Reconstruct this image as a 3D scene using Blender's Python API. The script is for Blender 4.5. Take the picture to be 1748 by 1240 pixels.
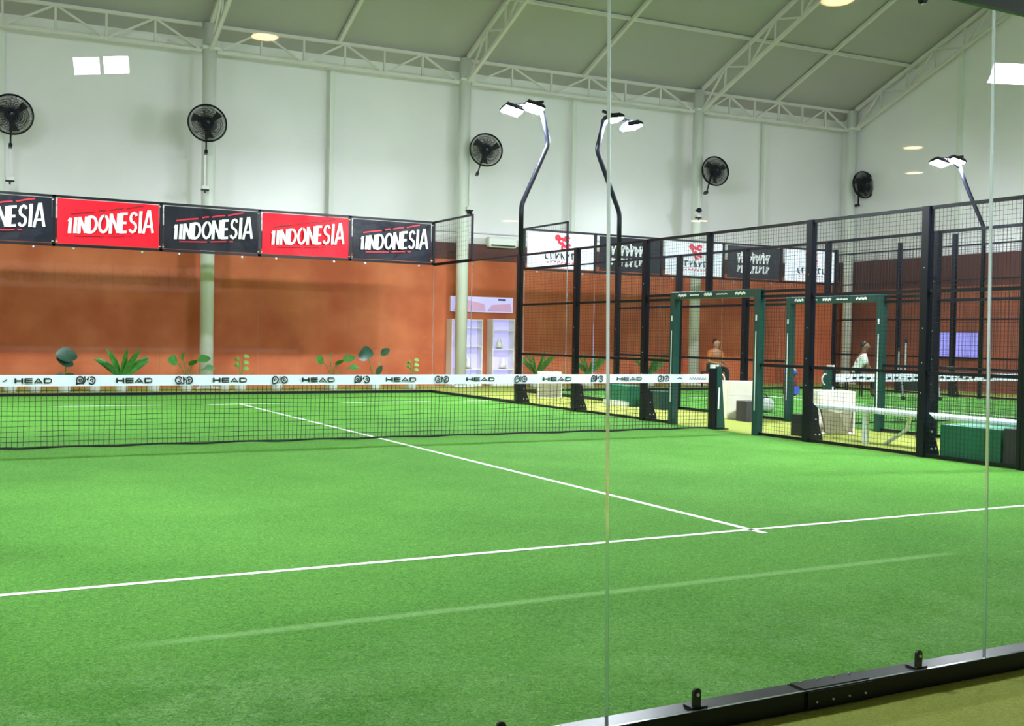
import bpy, math, random
from mathutils import Vector, Matrix
random.seed(7)
PI = math.pi
for o in list(bpy.data.objects): bpy.data.objects.remove(o)
SC = bpy.context.scene
COL = SC.collection

# ------------------------------------------------------------------ camera
CAM = Vector((-5.2524, -12.8561, 1.3272))
yaw, pit, roll, FPX = 0.4949, -0.0248, 0.0179, 1872.6
F = Vector((math.sin(yaw)*math.cos(pit), math.cos(yaw)*math.cos(pit), math.sin(pit)))
R0 = F.cross(Vector((0, 0, 1))).normalized(); U0 = R0.cross(F)
R = R0*math.cos(roll) + U0*math.sin(roll); U = U0*math.cos(roll) - R0*math.sin(roll)
cd = bpy.data.cameras.new('camera'); cam = bpy.data.objects.new('camera', cd); COL.objects.link(cam)
cd.sensor_fit = 'HORIZONTAL'; cd.sensor_width = 36.0; cd.lens = 36.0*FPX/1748.0
cd.clip_start = 0.05; cd.clip_end = 200
M4 = Matrix((R, U, -F)).transposed().to_4x4(); M4.translation = CAM
cam.matrix_world = M4
SC.camera = cam

# ------------------------------------------------------------------ world, exposure
w = bpy.data.worlds.new('world'); SC.world = w; w.use_nodes = True
w.node_tree.nodes['Background'].inputs[0].default_value = (0.55, 0.62, 0.6, 1)
w.node_tree.nodes['Background'].inputs[1].default_value = 0.05
vs = SC.view_settings
vs.view_transform = 'Standard'; vs.look = 'None'; vs.gamma = 1; vs.exposure = 0.1
vs.use_curve_mapping = False
SC.cycles.transparent_max_bounces = 40
SC.cycles.max_bounces = 10; SC.cycles.diffuse_bounces = 6; SC.cycles.glossy_bounces = 4
SC.cycles.caustics_reflective = False; SC.cycles.caustics_refractive = False
LAMP = 1250.0        # floodlight lens radiance

# ------------------------------------------------------------------ materials
def mat(name, col, rough=0.6, metal=0.0, noise=None, bump=None, emit=None, spec=0.5):
    m = bpy.data.materials.new(name); m.use_nodes = True
    nt = m.node_tree; b = nt.nodes['Principled BSDF']
    b.inputs['Base Color'].default_value = (*col, 1)
    b.inputs['Roughness'].default_value = rough; b.inputs['Metallic'].default_value = metal
    b.inputs['Specular IOR Level'].default_value = spec
    if emit:
        b.inputs['Emission Color'].default_value = (*emit[0], 1); b.inputs['Emission Strength'].default_value = emit[1]
    if noise or bump:
        tc = nt.nodes.new('ShaderNodeTexCoord')
    if noise:
        n = nt.nodes.new('ShaderNodeTexNoise'); n.inputs['Scale'].default_value = noise[0]; n.inputs['Detail'].default_value = 6
        nt.links.new(tc.outputs['Object'], n.inputs['Vector'])
        r = nt.nodes.new('ShaderNodeValToRGB')
        r.color_ramp.elements[0].position = 0.3; r.color_ramp.elements[1].position = 0.7
        r.color_ramp.elements[0].color = (*[c*(1-noise[1]) for c in col], 1)
        r.color_ramp.elements[1].color = (*[min(1, c*(1+noise[1])) for c in col], 1)
        nt.links.new(n.outputs['Fac'], r.inputs['Fac']); nt.links.new(r.outputs['Color'], b.inputs['Base Color'])
    if bump:
        n = nt.nodes.new('ShaderNodeTexNoise'); n.inputs['Scale'].default_value = bump[0]; n.inputs['Detail'].default_value = 4
        nt.links.new(tc.outputs['Object'], n.inputs['Vector'])
        bn = nt.nodes.new('ShaderNodeBump'); bn.inputs['Strength'].default_value = bump[1]; bn.inputs['Distance'].default_value = bump[2] if len(bump) > 2 else 0.02
        nt.links.new(n.outputs['Fac'], bn.inputs['Height']); nt.links.new(bn.outputs['Normal'], b.inputs['Normal'])
    return m

M = {}
M['black'] = mat('black_steel', (0.005, 0.006, 0.012), 0.32, spec=0.3)
M['blacknet'] = mat('black_net', (0.006, 0.007, 0.007), 0.8)
M['wire'] = mat('fence_wire', (0.012, 0.013, 0.016), 0.5)
M['white_steel'] = mat('white_steel', (0.72, 0.74, 0.70), 0.4)
M['cream_steel'] = mat('cream_steel', (0.68, 0.64, 0.63), 0.45)
M['wallwhite'] = mat('wall_white', (0.82, 0.79, 0.82), 0.30, noise=(0.6, 0.03))
M['roof'] = mat('roof_sheet', (0.42, 0.395, 0.405), 0.6, noise=(0.35, 0.05))
M['backwall'] = mat('back_wall_grey', (0.06, 0.06, 0.06), 0.7)
M['white'] = mat('white_plastic', (0.80, 0.80, 0.78), 0.45)
M['line'] = mat('court_line_white', (0.86, 0.90, 0.84), 0.8, noise=(30, 0.08))
M['green_steel'] = mat('green_steel', (0.010, 0.060, 0.050), 0.35)
M['green_box'] = mat('green_box', (0.006, 0.15, 0.08), 0.5, noise=(3, 0.12))
M['silver'] = mat('brushed_silver', (0.62, 0.66, 0.70), 0.3, 0.7)
M['bench'] = mat('bench_white', (0.70, 0.80, 0.84), 0.3)
M['beige'] = mat('beige_cloth', (0.27, 0.25, 0.165), 0.85, bump=(12, 0.5, 0.03))
M['bin'] = mat('bin_cream', (0.74, 0.70, 0.60), 0.6, noise=(5, 0.05))
M['darkgrey'] = mat('dark_grey', (0.045, 0.042, 0.045), 0.7)
M['red'] = mat('banner_red', (0.88, 0.006, 0.025), 0.5, bump=(2.2, 0.35, 0.06), spec=0.25)
M['navy'] = mat('banner_navy', (0.006, 0.007, 0.016), 0.42, bump=(2.2, 0.45, 0.06), spec=0.25)
M['ban_white'] = mat('banner_white', (0.70, 0.74, 0.84), 0.5, bump=(2.0, 0.3, 0.05))
M['ban_black'] = mat('banner_black', (0.012, 0.014, 0.020), 0.5, bump=(2.0, 0.4, 0.05), spec=0.25)
M['ink_white'] = mat('ink_white', (0.88, 0.88, 0.88), 0.5)
M['ink_grey'] = mat('ink_grey', (0.55, 0.56, 0.56), 0.6)
M['ink_black'] = mat('ink_black', (0.006, 0.008, 0.012), 0.5)
M['ink_red'] = mat('ink_red', (0.62, 0.01, 0.03), 0.5)
M['ink_darkred'] = mat('ink_darkred', (0.18, 0.004, 0.01), 0.5)
M['tape'] = mat('net_tape', (0.80, 0.86, 1.0), 0.45, noise=(1.3, 0.06), bump=(3, 0.2, 0.02))
M['lens'] = mat('lamp_lens', (1, 1, 1), 0.3, emit=((0.86, 0.93, 1.0), LAMP))
M['lens_low'] = mat('lamp_lens_small', (1, 1, 1), 0.3, emit=((0.9, 0.96, 1.0), 110.0))
M['warm'] = mat('warm_bulb', (1, 0.9, 0.7), 0.4, emit=((1.0, 0.66, 0.33), 60.0))
M['warm_shade'] = mat('warm_shade', (0.8, 0.66, 0.45), 0.5)
M['leaf'] = mat('leaf_green', (0.045, 0.20, 0.03), 0.45, noise=(9, 0.35))
M['leaf_dark'] = mat('leaf_dark', (0.012, 0.055, 0.030), 0.35, noise=(7, 0.3))
M['leaf_lime'] = mat('leaf_lime', (0.16, 0.33, 0.05), 0.5, noise=(9, 0.3))
M['pot'] = mat('pot_white', (0.55, 0.55, 0.52), 0.7, noise=(25, 0.12))
M['soil'] = mat('soil', (0.05, 0.03, 0.02), 0.95)
M['lilac'] = mat('lilac_backlight', (0.5, 0.45, 0.8), 0.3, emit=((0.52, 0.47, 0.95), 0.62))  # glow stands in for a shop window mirrored in the near glass
M['lilac_pink'] = mat('lilac_pink_print', (0.5, 0.3, 0.4), 0.4, emit=((0.60, 0.30, 0.62), 0.50))  # pink part of the same mirrored shop window, given its own glow
M['screen'] = mat('screen_violet', (0.2, 0.2, 0.5), 0.2, emit=((0.32, 0.30, 0.95), 0.75))  # blue violet reflection put in as a glowing surface
M['skin'] = mat('skin_tan', (0.42, 0.22, 0.13), 0.55)
M['skin2'] = mat('skin_brown', (0.20, 0.10, 0.06), 0.55)
M['hair'] = mat('hair_dark', (0.012, 0.010, 0.009), 0.5)
M['orange'] = mat('cloth_orange', (0.50, 0.15, 0.04), 0.8)
M['olive'] = mat('cloth_olive', (0.035, 0.045, 0.02), 0.85)
M['trouser'] = mat('cloth_dark_green', (0.006, 0.022, 0.018), 0.85)
M['shirt'] = mat('cloth_white', (0.74, 0.76, 0.74), 0.8, bump=(6, 0.4, 0.03))
M['short'] = mat('cloth_black', (0.012, 0.012, 0.014), 0.85)
M['maroon'] = mat('bag_maroon', (0.16, 0.012, 0.02), 0.7)
M['blue'] = mat('cloth_blue', (0.06, 0.10, 0.55), 0.7)
M['ball'] = mat('ball_yellow', (0.65, 0.75, 0.12), 0.9)
M['edge'] = mat('glass_edge', (0.80, 0.88, 0.90), 0.12, metal=0.85)

def glassmat(name, tint, refl):
    m = bpy.data.materials.new(name); m.use_nodes = True; nt = m.node_tree; N = nt.nodes
    for n in list(N): N.remove(n)
    out = N.new('ShaderNodeOutputMaterial'); mix = N.new('ShaderNodeMixShader')
    tr = N.new('ShaderNodeBsdfTransparent'); tr.inputs[0].default_value = (*tint, 1)
    gl = N.new('ShaderNodeBsdfGlossy'); gl.inputs['Roughness'].default_value = 0.0; gl.inputs[0].default_value = (1, 1, 1, 1)
    # Schlick reflectance, the same from both sides of the pane
    ge = N.new('ShaderNodeNewGeometry'); dt = N.new('ShaderNodeVectorMath'); dt.operation = 'DOT_PRODUCT'
    nt.links.new(ge.outputs['Normal'], dt.inputs[0]); nt.links.new(ge.outputs['Incoming'], dt.inputs[1])
    def op(o, a, b=None):
        n = N.new('ShaderNodeMath'); n.operation = o
        for i, x in enumerate((a, b)):
            if x is None: continue
            if isinstance(x, (int, float)): n.inputs[i].default_value = x
            else: nt.links.new(x, n.inputs[i])
        return n.outputs[0]
    c = op('POWER', op('SUBTRACT', 1.0, op('ABSOLUTE', dt.outputs['Value'])), 5.0)
    nt.links.new(op('ADD', op('MULTIPLY', c, .96*refl), .04*refl), mix.inputs[0])
    nt.links.new(tr.outputs[0], mix.inputs[1]); nt.links.new(gl.outputs[0], mix.inputs[2]); nt.links.new(mix.outputs[0], out.inputs[0])
    return m
M['glass'] = glassmat('clear_glass', (0.99, 0.998, 0.993), 0.28)

def turf_mat(name, c0, c1, worn):
    m = bpy.data.materials.new(name); m.use_nodes = True; nt = m.node_tree; N = nt.nodes; L = nt.links
    b = N['Principled BSDF']; b.inputs['Roughness'].default_value = 0.9; b.inputs['Specular IOR Level'].default_value = 0.15
    b.inputs['Sheen Weight'].default_value = 0.0
    tc = N.new('ShaderNodeTexCoord')
    def noise(s, d=4, rough=0.6, dist=0.0):
        n = N.new('ShaderNodeTexNoise'); n.inputs['Scale'].default_value = s; n.inputs['Detail'].default_value = d
        n.inputs['Roughness'].default_value = rough; n.inputs['Distortion'].default_value = dist
        L.new(tc.outputs['Object'], n.inputs['Vector']); return n.outputs['Fac']
    def rng(v, a, b_, c=0.0, d=1.0):
        n = N.new('ShaderNodeMapRange'); n.clamp = True
        for i, x in enumerate((a, b_, c, d)): n.inputs[i+1].default_value = x
        L.new(v, n.inputs[0]); return n.outputs[0]
    def op(o, a, b_):
        n = N.new('ShaderNodeMath'); n.operation = o
        for i, x in enumerate((a, b_)):
            if isinstance(x, (int, float)): n.inputs[i].default_value = x
            else: L.new(x, n.inputs[i])
        return n.outputs[0]
    fine = rng(noise(62, 5, 0.85, 1.2), 0.39, 0.61)
    big = rng(noise(0.7, 3), 0.3, 0.7)
    f = op('ADD', op('MULTIPLY', fine, 0.8), op('MULTIPLY', big, 0.2))
    mx = N.new('ShaderNodeMixRGB'); mx.inputs[1].default_value = (*c0, 1); mx.inputs[2].default_value = (*c1, 1); L.new(f, mx.inputs[0])
    cur = mx.outputs[0]
    if worn:
        sx = N.new('ShaderNodeSeparateXYZ'); L.new(tc.outputs['Object'], sx.inputs[0])
        x, y = sx.outputs[0], sx.outputs[1]
        # faint pale strip across the court
        strip = op('MULTIPLY', rng(y, -8.17, -8.13), rng(y, -8.10, -8.06, 1, 0))
        strip = op('MULTIPLY', strip, op('MULTIPLY', rng(x, -4.6, -4.2), rng(x, 0.2, 0.6, 1, 0)))
        strip = op('MULTIPLY', strip, rng(noise(20, 3), 0.25, 0.6, 0.25, 0.42))
        # sand left lying in the pile near the back glass
        sand = op('MULTIPLY', rng(y, -9.2, -8.2, 1, 0), rng(noise(2.2, 6, 0.7), 0.42, 0.60))
        sand2 = op('MULTIPLY', rng(noise(48, 5, 0.85, 1.5), 0.44, 0.58), sand)
        corner = op('MULTIPLY', rng(x, -4.9, -3.5, 1.0, 0.30), 1.0)
        s = op('MAXIMUM', strip, op('MULTIPLY', sand2, corner))
        m2 = N.new('ShaderNodeMixRGB'); m2.inputs[2].default_value = (0.42, 0.68, 0.28, 1); L.new(s, m2.inputs[0]); L.new(cur, m2.inputs[1])
        cur = m2.outputs[0]
        # sparse white grit
        vo = N.new('ShaderNodeTexVoronoi'); vo.inputs['Scale'].default_value = 22; L.new(tc.outputs['Object'], vo.inputs['Vector'])
        g = rng(vo.outputs['Distance'], 0.06, 0.10, 0.8, 0.0)
        m3 = N.new('ShaderNodeMixRGB'); m3.inputs[2].default_value = (0.6, 0.8, 0.5, 1)
        L.new(op('MULTIPLY', g, rng(y, -9.9, -8.0, 0.8, 0.12)), m3.inputs[0]); L.new(cur, m3.inputs[1]); cur = m3.outputs[0]
    L.new(cur, b.inputs['Base Color'])
    bn = N.new('ShaderNodeBump'); bn.inputs['Strength'].default_value = 0.8; bn.inputs['Distance'].default_value = 0.02
    L.new(noise(70, 4, 0.8, 1.0), bn.inputs['Height']); L.new(bn.outputs[0], b.inputs['Normal'])
    return m
M['turf'] = turf_mat('court_turf_green', (0.026, 0.150, 0.010), (0.190, 0.49, 0.080), True)
M['turf2'] = turf_mat('far_turf_green', (0.035, 0.17, 0.013), (0.165, 0.45, 0.080), False)
M['floor'] = turf_mat('olive_floor', (0.29, 0.34, 0.050), (0.47, 0.52, 0.125), False)

def orange_mat():
    m = mat('orange_wall', (0.42, 0.10, 0.035), 0.75); nt = m.node_tree; N = nt.nodes; L = nt.links; b = N['Principled BSDF']
    tc = N.new('ShaderNodeTexCoord')
    n1 = N.new('ShaderNodeTexNoise'); n1.inputs['Scale'].default_value = 0.9; n1.inputs['Detail'].default_value = 8; L.new(tc.outputs['Object'], n1.inputs[0])
    r = N.new('ShaderNodeValToRGB'); e = r.color_ramp.elements
    e[0].position = .32; e[0].color = (0.46, 0.088, 0.028, 1); e[1].position = .72; e[1].color = (0.68, 0.19, 0.078, 1)
    L.new(n1.outputs['Fac'], r.inputs[0])
    n2 = N.new('ShaderNodeTexNoise'); n2.inputs['Scale'].default_value = 6; n2.inputs['Detail'].default_value = 9; n2.inputs['Roughness'].default_value = .75; L.new(tc.outputs['Object'], n2.inputs[0])
    q = N.new('ShaderNodeMapRange'); q.inputs[1].default_value = .66; q.inputs[2].default_value = .74; L.new(n2.outputs['Fac'], q.inputs[0])
    mx = N.new('ShaderNodeMixRGB'); mx.inputs[2].default_value = (0.66, 0.36, 0.25, 1); L.new(q.outputs[0], mx.inputs[0]); L.new(r.outputs[0], mx.inputs[1])
    L.new(mx.outputs[0], b.inputs['Base Color'])
    return m
M['orange_wall'] = orange_mat()
M['brown_wall'] = mat('brown_wall', (0.24, 0.062, 0.030), 0.75, noise=(1.1, 0.22))
M['orange_trim'] = mat('brown_band', (0.085, 0.022, 0.018), 0.6)

# ------------------------------------------------------------------ mesh builder
class MB:
    def __init__(s): s.v = []; s.f = []; s.mi = []; s.mid = 0; s.ch = []
    def add(s, vs, fs):
        n = len(s.v); s.ch.append((n, len(s.f))); s.v += [tuple(v) for v in vs]
        s.f += [tuple(i+n for i in f) for f in fs]; s.mi += [s.mid]*len(fs); return s
    def each(s, name, m, parent=None, **k):
        ends = s.ch[1:] + [(len(s.v), len(s.f))]; out = []
        for (v0, f0), (v1, f1) in zip(s.ch, ends):
            c = MB(); c.add(s.v[v0:v1], [tuple(i-v0 for i in f) for f in s.f[f0:f1]]); out.append(c.build(name, m, parent, **k))
        return out
    def box(s, x0, x1, y0, y1, z0, z1):
        return s.add([(x0,y0,z0),(x1,y0,z0),(x1,y1,z0),(x0,y1,z0),(x0,y0,z1),(x1,y0,z1),(x1,y1,z1),(x0,y1,z1)],
                     [(0,3,2,1),(4,5,6,7),(0,1,5,4),(1,2,6,5),(2,3,7,6),(3,0,4,7)])
    def bar(s, p, q, w, h=None, up=(0,0,1)):
        p, q = Vector(p), Vector(q); h = h or w; d = (q-p).normalized(); u = Vector(up)
        if abs(d.dot(u)) > .99: u = Vector((0,1,0))
        a = d.cross(u).normalized(); b = a.cross(d).normalized(); a *= w/2; b *= h/2
        return s.add([p-a-b, p+a-b, p+a+b, p-a+b, q-a-b, q+a-b, q+a+b, q-a+b],
                     [(0,3,2,1),(4,5,6,7),(0,1,5,4),(1,2,6,5),(2,3,7,6),(3,0,4,7)])
    def tube(s, pts, r, n=10, closed=False, cap=True):
        pts = [Vector(p) for p in pts]; rs = r if isinstance(r, (list, tuple)) else [r]*len(pts)
        rings = []; N = len(pts); ref = None
        for i, p in enumerate(pts):
            if closed: d = (pts[(i+1) % N]-pts[i-1]).normalized()
            else:
                d = (pts[min(i+1, N-1)]-pts[max(i-1, 0)]).normalized()
            if ref is None:
                ref = Vector((0,0,1)) if abs(d.z) < .9 else Vector((1,0,0))
            a = (ref - d*ref.dot(d)).normalized(); ref = a; b = d.cross(a)
            rings.append([p + a*math.cos(2*PI*k/n)*rs[i] + b*math.sin(2*PI*k/n)*rs[i] for k in range(n)])
        vs = [v for g in rings for v in g]; fs = []
        for i in range(N if closed else N-1):
            j = (i+1) % N
            for k in range(n): fs.append((i*n+k, i*n+(k+1) % n, j*n+(k+1) % n, j*n+k))
        if not closed and cap: fs += [tuple(range(n-1, -1, -1)), tuple((N-1)*n+k for k in range(n))]
        return s.add(vs, fs)
    def lathe(s, prof, c=(0,0,0), n=24, axis='z'):
        vs = []; fs = []
        for r, z in prof:
            for k in range(n):
                x, y = r*math.cos(2*PI*k/n), r*math.sin(2*PI*k/n)
                vs.append((c[0]+x, c[1]+y, c[2]+z) if axis == 'z' else (c[0]+x, c[1]+z, c[2]+y))
        for i in range(len(prof)-1):
            for k in range(n): fs.append((i*n+k, i*n+(k+1) % n, (i+1)*n+(k+1) % n, (i+1)*n+k))
        fs += [tuple(range(n-1, -1, -1)), tuple((len(prof)-1)*n+k for k in range(n))]
        return s.add(vs, fs)
    def build(s, name, m, parent=None, loc=None, smooth=False, bevel=0):
        me = bpy.data.meshes.new(name); me.from_pydata(s.v, [], s.f)
        ms = m if isinstance(m, (list, tuple)) else [m]
        for k in ms: me.materials.append(M[k] if isinstance(k, str) else k)
        me.polygons.foreach_set('material_index', s.mi)
        if smooth: me.polygons.foreach_set('use_smooth', [True]*len(me.polygons))
        me.update()
        o = bpy.data.objects.new(name, me); COL.objects.link(o)
        if loc: o.location = loc
        if parent: o.parent = parent
        if bevel:
            b = o.modifiers.new('bevel', 'BEVEL'); b.width = bevel; b.segments = 2; b.limit_method = 'ANGLE'
        return o

def tag(o, label=None, cat=None, group=None, kind=None):
    if label: o['label'] = label
    if cat: o['category'] = cat
    if group: o['group'] = group
    if kind: o['kind'] = kind
    return o
def thing(name, label, cat, loc=(0,0,0), rz=0, group=None):
    o = bpy.data.objects.new(name, None); COL.objects.link(o); o.location = loc; o.rotation_euler = (0,0,rz); o.empty_display_size = .1
    return tag(o, label, cat, group)
def copy_tree(o, parent=None):
    c = o.copy(); COL.objects.link(c); c.parent = parent
    for ch in list(o.children): copy_tree(ch, c)
    return c
def struct(o): o['kind'] = 'structure'; return o

def text_mesh(name, s, size, m, parent, origin, ux, uy, sx=1.0, shear=0.0, bold=0.0, thick=0.004, align='CENTER', grow=0.0):
    """lettering laid on the plane spanned by ux (reading direction) and uy (up)."""
    c = bpy.data.curves.new(name, 'FONT'); c.body = s; c.size = size; c.shear = shear; c.offset = bold
    c.align_x = align; c.align_y = 'CENTER'; c.extrude = thick/2; c.resolution_u = 4
    t = bpy.data.objects.new('tmp', c); COL.objects.link(t)
    dg = bpy.context.evaluated_depsgraph_get(); dg.update()
    me = bpy.data.meshes.new_from_object(t.evaluated_get(dg)); bpy.data.objects.remove(t); bpy.data.curves.remove(c)
    if grow:
        xm = max(v.co.x for v in me.vertices)
        for v in me.vertices: v.co.y *= 1+grow*v.co.x/xm
    ux = Vector(ux).normalized(); uy = Vector(uy).normalized(); n = ux.cross(uy)
    A = Matrix((ux*sx, uy, n)).transposed().to_4x4(); A.translation = Vector(origin)
    me.transform(A); me.name = name
    me.materials.clear(); me.materials.append(M[m])
    o = bpy.data.objects.new(name, me); COL.objects.link(o); o.parent = parent
    return o

def stroke(mb, o, ux, uy, pts, w, off=0.003):
    """flat brush stroke ribbon of width w, slightly proud of the plane (printed mark)."""
    ux = Vector(ux); uy = Vector(uy); n = ux.cross(uy).normalized(); o = Vector(o); off += len(mb.ch)*.00025
    P = [Vector((a, b)) for a, b in pts]
    L = []; Rr = []
    for i, p in enumerate(P):
        d = (P[min(i+1, len(P)-1)] - P[max(i-1, 0)]);
        if d.length < 1e-9: d = Vector((1, 0))
        d.normalize(); q = Vector((-d.y, d.x))*w/2
        L.append(p+q); Rr.append(p-q)
    vs = [o + ux*a.x + uy*a.y + n*off for a in L] + [o + ux*a.x + uy*a.y + n*off for a in Rr]
    k = len(P); fs = [(i+k, i+k+1, i+1, i) for i in range(k-1)]
    mb.add(vs, fs)
GLYPH = {'I': [[(.5, 0), (.5, 1)]], 'N': [[(.08, 0), (.08, 1)], [(.08, .97), (.92, .03)], [(.92, 0), (.92, 1)]],
 'D': [[(.1, 0), (.1, 1)], [(.1, .94)] + [(.38+.52*math.sin(math.radians(a)), .5+.44*math.cos(math.radians(a))) for a in range(0, 181, 15)] + [(.1, .06)]],
 'O': [[(.5+.42*math.sin(math.radians(a)), .5+.44*math.cos(math.radians(a))) for a in range(0, 376, 15)]],
 'E': [[(.12, 0), (.12, 1)], [(.12, .94), (.9, .94)], [(.12, .5), (.8, .5)], [(.12, .06), (.9, .06)]],
 'S': [[(.88, .80), (.78, .90), (.55, .95), (.28, .90), (.13, .74), (.22, .58), (.5, .5), (.78, .42), (.88, .26), (.74, .10), (.45, .05), (.2, .10), (.08, .20)]],
 'A': [[(.02, 0), (.46, 1)], [(.98, 0), (.54, 1)], [(.2, .3), (.8, .3)]],
 '1': [[(.25, .78), (.6, .95)], [(.6, 1), (.6, 0)]],
 'H': [[(.08, 0), (.08, 1)], [(.92, 0), (.92, 1)], [(.08, .5), (.92, .5)]],
 'e': [[(.0, .92), (1, .92)], [(.0, .5), (1, .5)], [(.0, .08), (1, .08)], [(.07, .9), (.07, .1)]],
 'a': [[(0, 0), (.5, .95)], [(1, 0), (.5, .95)], [(.3, .2), (.8, .2)]],
 'd': [[(.0, .92), (.7, .92), (.92, .78), (.95, .5), (.92, .22), (.7, .08), (.0, .08)], [(.07, .9), (.07, .1)]]}
def block_text(name, s, widths, gap, h, w, m, parent, o, ux, uy, grow=0.0, shear=0.0, wv=None):
    """plain block capitals from strokes; total length centred on o."""
    tot = sum(widths)+gap*(len(s)-1); x = -tot/2; mb = MB()
    for ch, wd in zip(s, widths):
        g = 1+grow*(x+wd/2)/(tot/2)
        for st in GLYPH[ch]:
            P = []
            for i, (a, b) in enumerate(st):
                P.append((x+a*wd + shear*(b-.5)*h, (b-.5)*h*g))
            vert = len(st) == 2 and abs(st[0][0]-st[1][0]) < .12
            stroke(mb, o, ux, uy, P, (wv or w) if vert else w)
        x += wd+gap
    return mb.build(name, m, parent)
def arc(cx, cy, rx, ry, a0, a1, n=14):
    return [(cx+rx*math.cos(math.radians(a0+(a1-a0)*i/n)), cy+ry*math.sin(math.radians(a0+(a1-a0)*i/n))) for i in range(n+1)]

# ------------------------------------------------------------------ the hall shell
YW, YC = 13.25, 12.6          # wall face, column line
XE = 20.75                    # end wall
SL = 0.42
RIDGE = -1.5
def zroof(x, y): 
    base = 8.32 + 0.013*(x-0.45)
    return base + SL*(YC-y) if y >= RIDGE else base + SL*(YC-RIDGE) - SL*(RIDGE-y)
struct(MB().box(-12, 21.2, -20.3, 13.6, -0.3, -0.004).build('floor', 'floor'))
def wallbox(name, a, m): return struct(MB().box(*a).build(name, m))
wallbox('wall_far', (-12, 21.2, YW, YW+.2, 3.72, 8.6), 'wallwhite')
wallbox('wall_far_lower', (-12, 21.2, YW-.12, YW+.2, -.004, 3.55), 'orange_wall')
wallbox('trim_1', (-12, XE, YW-.13, YW+.1, 3.30, 3.72), 'orange_trim')
mb = MB(); mb.box(-12, XE, YW-.05, YW, 3.74, 3.90); mb.box(-12, XE, YW-.07, YW, 4.02, 4.05)
struct(mb.build('trim_2', 'cream_steel'))
# end wall with a gable top
def gable(x0, x1, z0, m, name):
    ys = [13.4, RIDGE, -20.3]; mb = MB()
    top = [zroof(x0, 13.4)+.1, zroof(x0, RIDGE)+.1, zroof(x0, -20.3)+.1]
    vs = []
    for x in (x0, x1):
        vs += [(x, 13.4, z0), (x, -20.3, z0), (x, -20.3, top[2]), (x, RIDGE, top[1]), (x, 13.4, top[0])]
    mb.add(vs, [(0,1,2,3,4), (9,8,7,6,5), (0,5,6,1), (1,6,7,2), (2,7,8,3), (3,8,9,4), (4,9,5,0)])
    return struct(mb.build(name, m))
gable(XE, XE+.25, 3.85, 'wallwhite', 'wall_right')
wallbox('wall_right_lower', (XE-.12, XE+.25, -20.3, 13.4, -.004, 3.0), 'brown_wall')
wallbox('trim_3', (XE-.13, XE+.1, -20.3, 13.2, 2.95, 3.85), 'orange_trim')
gable(-12.25, -12, -.004, 'wallwhite', 'wall_left')
wallbox('wall_near', (-12, 21.2, -20.5, -20.3, -.004, 9), 'backwall')
# roof sheets
mb = MB()
for (ya, yb) in ((13.6, RIDGE), (RIDGE, -20.6)):
    vs = []
    for dz in (.06, .16):
        vs += [(-12.3, ya, zroof(-12.3, ya)+dz), (21.2, ya, zroof(21.2, ya)+dz), (21.2, yb, zroof(21.2, yb)+dz), (-12.3, yb, zroof(-12.3, yb)+dz)]
    mb.add(vs, [(0,1,2,3), (7,6,5,4), (0,4,5,1), (1,5,6,2), (2,6,7,3), (3,7,4,0)])
struct(mb.build('ceiling', 'roof'))

# columns
CX = [-6.0, 0.52, 6.98, 14.45, 20.45]
cl = ['white round steel column beyond the left end of the banner row',
      'white round steel column behind the second black and third banner, by the second fan',
      'white round steel column right of the last red and black banners, by the third fan',
      'white round steel column behind the neighbouring court, by the fourth fan',
      'white round steel column in the far corner of the hall, by the last fan']
for i, x in enumerate(CX):
    zt = zroof(x, YC)
    t = thing('steel_column', cl[i], 'column', (x, YC, 0), group='round steel columns along the far wall')
    MB().tube([(0,0,.03), (0,0,zt-.02)], .155, 20).build('shaft', 'white_steel', t, smooth=True)
    b = MB().box(-.28, .28, -.28, .28, 0, .03); b.build('base_plate', 'white_steel', t)
    b = MB()
    for k in range(4):
        a = PI/4+k*PI/2; b.tube([(.25*math.cos(a)*1.1*.9, .25*math.sin(a)*.99, .03), (.25*math.cos(a)*.99, .25*math.sin(a)*.99, .07)], .018, 6)
    b.each('bolt', 'cream_steel', t)
    b = MB(); b.box(-.19, .19, -.19, .19, zt-.62, zt-.56); b.build('collar', 'white_steel', t)
# slim posts mid bay
for x, l in ((-3.75, 'thin white wall post at the left picture edge, behind the first fan'), (3.6, 'thin white wall post between the second and third fans'),
          (10.55, 'thin white wall post between the third and fourth fans'), (17.35, 'thin white wall post between the fourth and last fans')):
    tag(MB().box(x-.06, x+.06, YC+.42, YC+.54, 3.74, zroof(x, YC)-.62).build('wall_post', 'white_steel'), l, 'post', 'thin wall posts between the columns')
for y, l in ((8.7, 'thin wall post on the end wall nearest the corner column'), (4.7, 'thin wall post on the end wall behind the floodlights on the right')):
    tag(MB().box(XE-.13, XE-.01, y-.06, y+.06, 3.9, zroof(XE, y)-.6).build('wall_post', 'white_steel'), l, 'post', 'thin wall posts on the end wall')
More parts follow.
